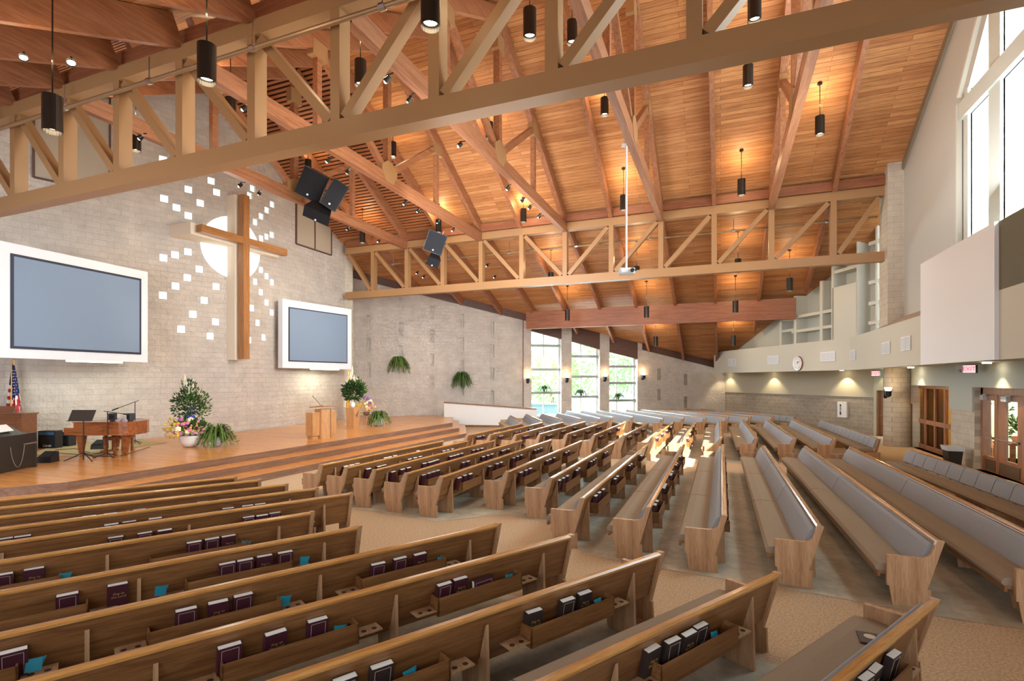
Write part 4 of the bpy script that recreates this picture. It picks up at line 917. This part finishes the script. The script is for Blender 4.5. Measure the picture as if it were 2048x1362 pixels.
for (px,py,l,s) in ((86,926,'black floor monitor beside the black console',1.0),(192,899,'black floor monitor under the piano',1.0)):
    g=atz(px,py,ZS); k=thing('floor_monitor',l,'loudspeaker',g,TH+.1)
    b=MB(); b.prism([(-.17,0,0),(-.17,.32,0),(-.17,.3,.27),(-.17,.03,.14)],(.34,0,0)); b.build('cabinet',BLACK,k); b=MB(); b.prism([(-.15,.03,.146),(.15,.03,.146),(.15,.28,.268),(-.15,.28,.268)],(0,-.004,.008)); b.build('grille',GRILL,k)
# organ, black console
g=onray(43,15.3); g.z=ZS; k=thing('organ_console','brown wooden organ console at the left edge of the stage','organ',g,TH+.08)
b=MB(); b.box(-1.7,0,0,.55,0,1.13); b.build('case',WALN,k)
b=MB(); b.box(-1.74,.03,-.03,.58,1.13,1.17); b.build('top',WALN,k)
b=MB(); b.box(-1.5,-.15,-.02,0,.25,1.0); b.build('front_panel',WALN,k)
b=MB(); b.prism([(-1.3,.1,1.17),(-.35,.1,1.17),(-.35,.25,1.38),(-1.3,.25,1.38)],(0,.03,0)); b.build('music_rack',WALN,k)
c1=onray(73,13.0);c0=onray(0,11.85); aa=wang(c0,c1); k=thing('digital_piano','black digital piano seen from behind at the left edge','piano',(c1.x,c1.y,ZS),aa)
b=MB(); b.box(-2.0,0,0,.03,.03,.86); b.build('back_panel',plain('black lacquer',(.018,.014,.012),.3),k)
b=MB(); b.box(-2.0,-.02,.03,.55,.68,.86); b.build('key_case',BLACK,k)
b=MB(); b.box(-.09,.01,-.005,.5,0,.84); b.build('side_panel',BLACK,k)
b=MB(); b.prism([(-1.1,.05,.86),(-.32,.05,.86),(-.42,.3,1.07),(-1.1,.3,1.07)],(0,.02,0)); b.build('music_desk',BLACK,k)
b=MB(); b.box(-.45,-.03,-.03,0,.60,.63); b.build('rail',STEEL,k)
Mk=Matrix.Translation((c1.x,c1.y,ZS))@Matrix.Rotation(aa,4,'Z')
q=Mk@Vector((-.78,.12,.95)); k=thing('sheet_music','white sheet music open on the black digital piano','paper',q,aa)
b=MB(); b.prism([(-.25,.0,0),(.2,.0,0),(.2,.16,.15),(-.25,.16,.15)],(0,-.012,.012)); b.build('page',WHITE,k)
pts=[Mk@Vector((-.45-.45*t,-.025-.01*math.sin(t*PI),.6-.5*math.sin(PI*t)**.65)) for t in [i/14 for i in range(15)]]
b=MB(); b.tube(pts,.006,5); tag(b.build('loop_cable',plain('grey cable',(.25,.24,.22),.5)),'thin grey cable looped on the back of the black digital piano','cable')
# flags
def flag(lab,px,Y,ztop,zb,kind):
    P=onray(px,Y); P.z=ZS; k=thing('flag_on_pole',lab,'flag',P,TH)
    b=MB(); b.lathe([(.16,0),(.16,.03),(.05,.06),(.02,.1)],n=16); b.build('base',BRASS,k)
    b=MB(); b.cyl((0,0,.05),(0,0,ztop-ZS-.14),.014,n=8); b.build('pole',BRASS,k)
    b=MB(); h=ztop-ZS; b.ball((0,0,h-.12),.03,8); b.prism([(-.13,0,h),(-.02,0,h-.06),(0,0,h-.1),(.02,0,h-.06),(.14,0,h-.01),(.03,0,h-.10),(0,0,h-.14),(-.03,0,h-.10)],(0,.015,0)); b.build('eagle_finial',BRASS,k)
    b=MB(); h0,h1=ztop-ZS-.3,zb-ZS; NS,NT=36,26
    def pt(s,t):
        w=.03+.20*t**.8; x=(s-.5)*2*w+(.02 if s>.5 else -.02)*t; y=.05*math.sin(s*PI*7)*(.3+t)-.06*(1-abs(s-.5)); return Vector((x,y,h0+(h1-h0)*t-(.10*abs(s-.45)*-1)*t))
    for i in range(NS):
        for j in range(NT):
            s,t=(i+.5)/NS,(j+.5)/NT
            if kind=='us':
                if .42<s<.52: m=3
                elif s<=.42: m=2 if t<.42 else (0 if int((t-.42)/.075)%2 else 1)
                else: m=2 if t<.72-.2*(s-.5) else (0 if int((s+.3*t)*14)%2 else 1)
                if t>.95 and s<.42: m=3
            else: m=3 if .3<s<.6 else 1
            b.quad(pt(i/NS,j/NT),pt((i+1)/NS,j/NT),pt((i+1)/NS,(j+1)/NT),pt(i/NS,(j+1)/NT),m=m)
    cl=b.build('flag_cloth',[FRED,FWHT,FBLU,FGLD],k,smooth=True)
    if kind=='us':
        b=MB()
        for j in range(9):
            for i in range(4):
                s=.57+.12*i+(.06 if j%2 else 0); t=.12+j*.062
                if s>.97 : continue
                p=pt(s,t)+Vector((0,-.02,0)); b.prism([p+Vector((.02*math.sin(2*PI*q/10)*(1 if q%2==0 else .45),0,.02*math.cos(2*PI*q/10)*(1 if q%2==0 else .45))) for q in range(10)],(0,-.004,0))
        b.build('stars',FWHT,cl)
    b=MB(); b.tube([(.01,-.1,h0+.05),(.03,-.12,(h0+h1)/2),(.02,-.12,h1+.05)],.013); b.ball((.02,-.12,h1+.05),.03,6); b.build('gold_cord',FGLD,k)
flag('striped flag with stars on a brass eagle pole by the organ','28' and 28.5,16.3,zat(28,711,onray(28,16.3)),zat(28,826,onray(28,16.3)),'us')
flag('white and gold flag on a pole behind the pedestal vase',697,26.2,zat(697,738,onray(697,26.2)),zat(697,815,onray(697,26.2)),'w')
# rug and floor cables
b=MB(); b.quad(*[tuple(atz(px,py,ZS+.006)) for px,py in ((60,908),(150,913),(336,885),(270,879),(110,890))]); tag(b.build('stage_rug',RUG),'flat beige rug under the piano and amplifiers','rug')
for i,pp in enumerate((((100,905),(160,909),(230,914)),((110,900),(150,897),(180,905)),((240,912),(285,898),(300,893)))):
    b=MB(); b.tube([atz(x,y,ZS+.016) for x,y in pp],.009,5); tag(b.build('floor_cable',BLACK),'black cable lying on the stage, %s from the front'%ORD[i],'cable')
# ---------------------------------------------------------------- fittings
def sconce(lab,loc,a,s=1):
    k=thing('wall_sconce',lab,'wall light',loc,a,None); 
    b=MB(); b.box(-.06*s,.06*s,-.03,0,-.2*s,.08*s); b.build('back_plate',BLKM,k)
    b=MB(); b.lathe([(.03*s,-.16*s),(.09*s,-.12*s),(.10*s,.05*s),(.085*s,.05*s),(.07*s,-.1*s)],(0,-.12*s,0),12); b.build('cup',BLKM,k)
    b=MB(); b.lathe([(.06*s,.0),(.10*s,.12*s),(.12*s,.16*s),(.02,.12*s)],(0,-.12*s,0),12); b.build('glass',SCON,k)
for i,(px,py) in enumerate(((1055,757),(1133,755.5),(1209,753.5),(1285,750.5))):
    P=atw(px,py,BA,BB); o=onwall(BA,BB,ul(P,BA),.02); sconce('small lit wall sconce on the %s pier of the window wall'%ORD[i],(o.x,o.y,P.z-.05),ang,1.25)
    q=onwall(BA,BB,ul(P,BA),.22); lamp('POINT',(q.x,q.y,P.z+.3),9,(1,.62,.3),shadow_soft_size=.06)
P=atd(1770,782,20.9); sconce('bright wall sconce on the round block column',(P.x,P.y,P.z-.05),.55,1.2); lamp('POINT',(P.x-.15,P.y-.22,P.z+.25),14,(1,.75,.48),shadow_soft_size=.06)
def onF(px,py): 
    return atw(px,py,P2,P1) if px<1703 else atx(px,py,XB)
aF=wang(P2,P1)
P=onF(1597,727); o=onwall(P2,P1,ul(P,P2),.02); k=thing('wall_clock','round white wall clock with dark wooden rim','clock',(o.x,o.y,P.z),aF)
b=MB(); b.cyl((0,0,0),(0,-.05,0),.36,.34,28); b.build('rim',MAHOG,k)
b=MB(); b.cyl((0,-.05,0),(0,-.06,0),.275,.275,28); b.build('dial',WHITE,k)
b=MB(); b.beam((0,-.064,0),(.16,-.064,.09),.008,.02); b.build('minute_hand',BLACK,k); b=MB(); b.beam((0,-.066,0),(.09,-.066,.10),.008,.025); b.build('hour_hand',BLACK,k)
b=MB()
for i in range(12): a=i*PI/6; b.beam((.21*math.sin(a),-.062,.21*math.cos(a)),(.25*math.sin(a),-.062,.25*math.cos(a)),.006,.015,up=(0,1,0))
b.build('hour_marks',BLACK,k)
for i,(x0,x1,y0,y1) in enumerate(((1457,1473,718.5,731),(1536,1558,713,727),(1642,1671,705,721.5),(1701.5,1712,701,719),(1765,1781,686,707),(1803.5,1822.5,675,699.5))):
    xm=(x0+x1)/2; F1=xm<1700
    A_=atw(x0,y0,P2,P1) if F1 else atx(x0,y0,XB); B_=atw(x1,y1,P2,P1) if F1 else atx(x1,y1,XB); w=math.hypot(B_.x-A_.x,B_.y-A_.y); zc_=(A_.z+B_.z)/2; h=.42 if F1 else (A_.z-B_.z)
    h=min(.5,max(.38,h)); aw=aF if F1 else -PI/2; n=onwall(P2,P1,ul((A_+B_)/2,P2),.01) if F1 else Vector((XB-.01,(A_.y+B_.y)/2,0))
    k=thing('air_vent','white louvred air vent on the balcony front, %s from the left'%ORD[i],'vent',(n.x,n.y,zc_),aw,'air vents along the balcony')
    w=max(w,.45); b=MB(); b.box(-w/2,w/2,-.02,0,-h/2,h/2); b.build('frame',WHITE,k)
    b=MB()
    for j in range(9): z=-h/2+.05+j*(h-.1)/8; b.box(-w/2+.04,w/2-.04,-.026,-.02,z-.012,z+.006)
    b.build('louvres',plain('louvre grey',(.42,.46,.52),.5) if 'louvre grey' not in bpy.data.materials else bpy.data.materials['louvre grey'],k)
    b=MB(); b.box(-.012,.012,-.03,-.02,-h/2,h/2); b.build('divider',WHITE,k)
def exitsign(lab,loc,a):
    k=thing('exit_sign',lab,'exit sign',loc,a)
    b=MB(); b.box(-.17,.17,-.05,.03,-.12,.12); b.build('housing',BLACK,k); b=MB(); b.box(-.165,.165,-.056,-.05,-.11,.11); b.build('face',EXW,k)
    fc=bpy.data.curves.new('lettering','FONT'); fc.body='EXIT'; fc.size=.17; fc.align_x='CENTER'; fc.align_y='CENTER'; fc.extrude=.001; fc.materials.append(RED); text('lettering',fc,k,(0,-.058,0),(PI/2,0,0))
P=atx(1941,738,6.75); exitsign('red lettered EXIT sign above the glazed double doors',P,-PI*.30)
P=atd(1752,747,23.6); exitsign('small red lettered EXIT sign above the single wooden door',P,-PI*.2)
P=atx(1925,735,6.75); k=thing('emergency_light','pale grey twin lamp emergency light beside the right EXIT sign','light',P,-PI*.35)
b=MB(); b.box(-.16,.16,-.06,.04,-.06,.1); b.build('housing',plain('emergency grey',(.55,.6,.6),.5),k)
for s in (-1,1): b=MB(); b.lathe([(.02,0),(.06,-.02),(.07,-.09),(.02,-.08)],(s*.09,-.03,-.05),12); b.build('lamp_head',bpy.data.materials['emergency grey'],k)
A_=atw(1681,803,BB,BC);B_=atw(1696,835,BB,BC); o=onwall(BB,BC,(ul(A_,BB)+ul(B_,BB))/2,.02); k=thing('wall_box','tall white wall box with small black print on the back wall','box',(o.x,o.y,(A_.z+B_.z)/2),wang(BB,BC))
b=MB(); b.box(-.26,.26,-.14,0,-.40,.40); b.build('case',WHITE,k)
b=MB()
for z0,z1 in ((-.28,-.1),(-.05,.0),(.04,.1),(.14,.26)): b.box(-.12,-.04,-.145,-.14,z0,z1)
b.build('black_print',BLACK,k)
# doors
d=link('door_1',None,None,onwall(BC,BD,0,0),wang(BC,BD)); d['kind']='structure'; LD=ul(BD,BC)
b=MB(); b.box(.12,LD-.08,.2,.25,0,2.2); b.build('leaf',DOORW,d); b=MB(); b.box(.12,.2,.05,.2,0,2.2); b.box(LD-.16,LD-.08,.05,.2,0,2.2); b.build('frame',DOORW,d); b=MB(); b.cyl((LD-.3,.2,1),(LD-.3,.12,1),.025,n=8); b.build('door_handle',CHROME,d)
d=link('door_2',None,None,(0,0,0)); d['kind']='structure'; X0=XD+.25
b=MB(); ys=[atx(px,800,X0).y for px in (1834,1853,1872,1892,1904)]; ys[-1]=yB-.1
for y in ys: b.box(X0-.05,X0+.05,y-.06,y+.06,0,2.5)
for z0,z1 in ((0,.18),(1.0,1.16),(2.38,2.5)): b.box(X0-.045,X0+.045,ys[-1],ys[0],z0,z1)
b.build('frame',DOORW,d); b=MB(); b.box(X0-.005,X0+.005,ys[-1],ys[0],.1,2.45); b.build('pane',GLASSA,d)
def zx(px,py): return atx(px,py,X0).z
for k_,(x0,x1,g0,g1) in enumerate(((1954,1997,1974,1991),(1999,2047,2014,2038))):
    d=link('door_%d'%(3+k_),None,None,(0,0,0)); d['kind']='structure'
    ya,yb=atx(x0,800,X0).y,atx(x1,800,X0).y; ga,gb=atx(g0,800,X0).y,atx(g1,800,X0).y; zt_,zl=2.3,.45
    b=MB(); b.box(X0-.03,X0+.03,ga,ya,0,zt_); b.box(X0-.03,X0+.03,yb,gb,0,zt_); b.box(X0-.03,X0+.03,gb,ga,0,zl); b.box(X0-.03,X0+.03,gb,ga,2.12,zt_); b.build('leaf',DOORW,d)
    b=MB(); b.box(X0-.004,X0+.004,gb,ga,zl,2.12); b.build('pane',GLASS,d)
    b=MB(); b.box(X0-.045,X0-.03,yb+.08,ya-.08,.05,.36); b.build('kick_plate',plain('bronze kick plate %d'%k_,(.22,.15,.10),.35,.6),d)
    b=MB(); b.cyl((X0-.1,ya-.06,1.02),(X0-.1,yb+.06,1.02),.022,n=10); b.box(X0-.11,X0-.03,ya-.1,ya-.05,.99,1.06); b.box(X0-.11,X0-.03,yb+.05,yb+.1,.99,1.06); b.build('push_bar',CHROME,d)
    b=MB(); b.box(X0-.13,X0-.03,(ya+yb)/2-.05,(ya+yb)/2+.25,2.12,2.26); b.beam((X0-.08,(ya+yb)/2+.1,2.27),(X0-.16,(ya+yb)/2-.35,2.29),.03,.02); b.build('door_closer',bpy.data.materials['emergency grey'],d)
b=MB(); b.box(X0-.1,X0+.1,yD-.13,yD,0,2.5); b.box(X0-.1,X0+.1,16.3,yD,2.3,2.5); b.box(X0-.06,X0+.06,16.3,atx(2048,800,X0).y,0,2.3); struct(b.build('trim_5',DOORW))
g=atz(1905,934,0); k=thing('trash_can','black trash can with clear bag against the lobby pier','trash can',(min(g.x,6.75),g.y,0),0)
b=MB(); b.hexa([(-.15,-.18,0),(.15,-.18,0),(.15,.18,0),(-.15,.18,0),(-.2,-.24,.62),(.2,-.24,.62),(.2,.24,.62),(-.2,.24,.62)]); b.build('bin',BLACK,k)
b=MB(); b.hexa([(-.205,-.245,.52),(.205,-.245,.52),(.205,.245,.52),(-.205,.245,.52),(-.23,-.27,.66),(.23,-.27,.66),(.23,.27,.66),(-.23,.27,.66)]); b.build('bin_liner',plain('bag plastic',(.55,.6,.65),.25),k)
# lobby beyond the doors
b=MB(); b.box(7.6,14,8,30,-.03,0); struct(b.build('floor_lobby',plain('lobby floor',(.5,.45,.36),.6)))
b=MB(); b.box(12,12.2,8,30,0,3.2); b.box(7.6,12,23.2,23.3,0,3.2); struct(b.build('wall_lobby',plain('lobby cream',(.72,.72,.55),.8)))
b=MB(); b.box(7.55,12.2,8,30,3.2,3.3); struct(b.build('ceiling_lobby',WHITE))
b=MB(); b.box(8.1,8.2,23.35,28,0,3.2); struct(b.build('wall_lobby_side',plain('amber wall',(.36,.24,.12),.7)))
k=thing('lobby_chair','dark wooden chair seen through the left glazed door','chair',(8.4,atx(1984,850,8.4).y,0),.4)
b=MB(); b.box(-.24,.24,-.24,.24,.42,.48); b.build('seat',MAHOG,k)
for x in (-.2,.2):
    for y in (-.2,.2): b=MB(); b.box(x-.03,x+.03,y-.03,y+.03,0,.42); b.build('leg',MAHOG,k)
b=MB(); b.prism([(-.24,.2,.48),(.24,.2,.48),(.24,.3,1.05),(-.24,.3,1.05)],(0,.04,0)); b.build('backrest',MAHOG,k)
k=thing('lobby_table','dark wooden table seen through the right glazed door','table',(8.6,atx(2034,850,8.6).y,0),.2)
b=MB(); b.box(-.4,.4,-.4,.4,.7,.76); b.build('tabletop',MAHOG,k)
for x in (-.34,.34):
    for y in (-.34,.34): b=MB(); b.box(x-.05,x+.05,y-.05,y+.05,0,.7); b.build('leg',MAHOG,k)
k=thing('lobby_plant','leafy potted plant on the lobby table','plant',(8.6,atx(2034,850,8.6).y,.76),0)
b=MB(); bowl(b,.14,.2); b.build('pot',PEA,k); b=MB(); leaves(b,120,(0,0,.45),.32,0,.18,.5); b.build('leaves',GREEN,k,fix=False)
k=thing('lobby_tree','slim indoor tree seen through the left glazed door','plant',(8.9,atx(1982,830,8.9).y-.45,0),0)
b=MB(); b.lathe([(.15,0),(.2,.35),(.02,.35)],n=14); b.build('pot',RISER,k); b=MB(); b.cyl((0,0,.3),(0,0,1.9),.03,.015,n=8); b.build('trunk',MAHOG,k); b=MB(); leaves(b,120,(0,.15,1.75),.42,0,.13,.2,(1,1,1.2)); b.build('leaves',DKG,k,fix=False)
# outdoors beyond the windows
b=MB(); b.box(-40,20,31,80,-.6,-.5); struct(b.build('ground_lawn',plain('lawn',(.55,.72,.42),.9)))
LV=[plain('tree leaf %d'%i,c,.6) for i,c in enumerate(((.50,.72,.36),(.58,.80,.44),(.42,.64,.34)))]
for i,(x,y,h,rr) in enumerate(((-13.5,43,5.5,2.4),(-9.5,46,8,3.0),(-6.2,44,9.5,3.2),(-3.2,47,9,3.2),(-1,43,7,2.6),(-16,48,6.5,3))):
    k=thing('garden_tree','leafy green tree outside the tall windows, %s from the left'%ORD[[1,2,3,4,5,0][i]],'tree',(x,y,-.5),0,'trees outside the windows')
    b=MB(); b.cyl((0,0,0),(0,0,h*.6),.22,.1,n=8); b.build('trunk',RISER,k); b=MB(); leaves(b,1500,(0,0,h*.62),rr,0,.5,.1,(1,1,h/rr*.42)); b.build('crown',LV[i%3],k,fix=False)
P=onray(1085,40); k=thing('garden_planter','blue grey planter box on the lawn outside the first window','planter',(P.x,P.y,-.5),0)
b=MB(); b.box(-1.2,1.2,-.4,.4,0,1.3); b.build('box',plain('planter blue',(.25,.4,.5),.6),k); b=MB(); b.box(-1.3,1.3,-.5,.5,1.3,1.4); b.build('rim',plain('planter rim',(.35,.5,.6),.6),k)
# ---------------------------------------------------------------- light
for px,e in ((1462,60),(1550,70),(1696,80)):
    o=onwall(BB,BC,ul(atw(px,760,BB,BC),BB),.42); lamp('SPOT',(o.x,o.y,3.16),e*1.7,(1,.82,.52),spot_size=1.75,spot_blend=.5,shadow_soft_size=.03,rot=(0,0,0))
    b=MB(); b.lathe([(0,0),(.09,0),(.09,.02),(0,.02)],(o.x,o.y,3.175),14); tag(b.build('downlight',BULB),'round recessed downlight in the balcony soffit, %s from the left'%ORD[(1462,1550,1696).index(px)],'downlight')
for i,(px,e) in enumerate(((1847,50),(2011,60))):
    y=atx(px,740,XD).y; lamp('SPOT',(XD-.42,y,3.16),e*1.6,(1,.82,.52),spot_size=1.6,spot_blend=.5,shadow_soft_size=.03,rot=(0,0,0))
    b=MB(); b.lathe([(0,0),(.1,0),(.1,.02),(0,.02)],(XD-.4,y,3.175),14); tag(b.build('downlight',BULB),'round recessed downlight in the soffit above the %s'%('amber glazed partition' if i==0 else 'glazed double doors'),'downlight')
o=onwall(BC,BD,.55,.22); lamp('SPOT',(o.x,o.y,3.16),30,(1,.82,.5),spot_size=1.4,spot_blend=.35,shadow_soft_size=.03,rot=(0,0,0))
sd=Vector((-9.4,10.6,-9.3)).normalized()
lamp('SUN',(10,10,12),30.0,(1,.93,.80),angle=.009,rot=sd.to_track_quat('-Z','Y').to_euler())
COOL=(.80,.90,1.0)
lamp('AREA',(7.2,14.4,9.0),2300,COOL,shape='RECTANGLE',size=5.5,size_y=5.5,rot=(0,PI/2,0))
lamp('AREA',(-5,-4.0,3.2),1000,(.86,.92,1),shape='RECTANGLE',size=20,size_y=5,rot=(PI/2,0,0))  # added soft fill from behind the camera, no fixture there
for a,mv,c,rl,hd in WIN:
    o=onwall(BA,BB,(ub(a)+ub(c))/2,-1.0); lamp('AREA',(o.x,o.y,2.8),380,(.78,.90,1),shape='RECTANGLE',size=1.8,size_y=3.6,tgt=(o.x+3,o.y-9,-1.5))
lamp('AREA',(-8,15,6.2),800,(.93,.95,1),size=4,tgt=(-9,30,4.5)); lamp('AREA',(3.8,14.6,6.4),260,(.9,.95,1),size=3,tgt=(1.0,17,13)); lamp('AREA',(-5.5,11,5.6),520,(1,.90,.76),size=4,tgt=(-18.5,15,6.5)); lamp('AREA',(-13,1.5,4.0),420,(.76,.87,1),size=4,tgt=(-19,14,2))  # added area fills brightening back wall, gable ceiling and chancel
lamp('POINT',(9.8,21,2.7),520,(1,.95,.8),shadow_soft_size=.4); lamp('POINT',(7.75,25.0,2.8),45,(1,.8,.5),shadow_soft_size=.3)
lamp('POINT',(-4,9,6.0),190,(1,.93,.84),shadow_soft_size=1.5); lamp('POINT',(-9,16,5.5),230,(1,.93,.84),shadow_soft_size=1.5); lamp('POINT',(-1,19,5.0),180,(1,.93,.84),shadow_soft_size=1.5)  # added point fills floating in the nave, not fixtures
w=bpy.data.worlds.new('World'); S.world=w; w.use_nodes=True; bg=w.node_tree.nodes['Background']; bg.inputs[0].default_value=(.82,.92,1,1); bg.inputs[1].default_value=6.5
cam=bpy.data.cameras.new('camera'); co=bpy.data.objects.new('camera',cam); COL.objects.link(co); co.location=(0,0,H); co.rotation_euler=(PI/2,0,TH)
cam.sensor_width=36; cam.lens=F*36/2048; cam.shift_y=(HOR-681)/2048; cam.clip_end=300; cam.clip_start=.05; S.camera=co
S.view_settings.view_transform='Standard'; S.view_settings.exposure=.16
cy=S.cycles; cy.use_adaptive_sampling=True; cy.adaptive_threshold=.06; cy.adaptive_min_samples=16; cy.max_bounces=5; cy.diffuse_bounces=3; cy.glossy_bounces=2; cy.transmission_bounces=4; cy.transparent_max_bounces=8; cy.caustics_reflective=False; cy.caustics_refractive=False; cy.sample_clamp_indirect=6; cy.use_denoising=True
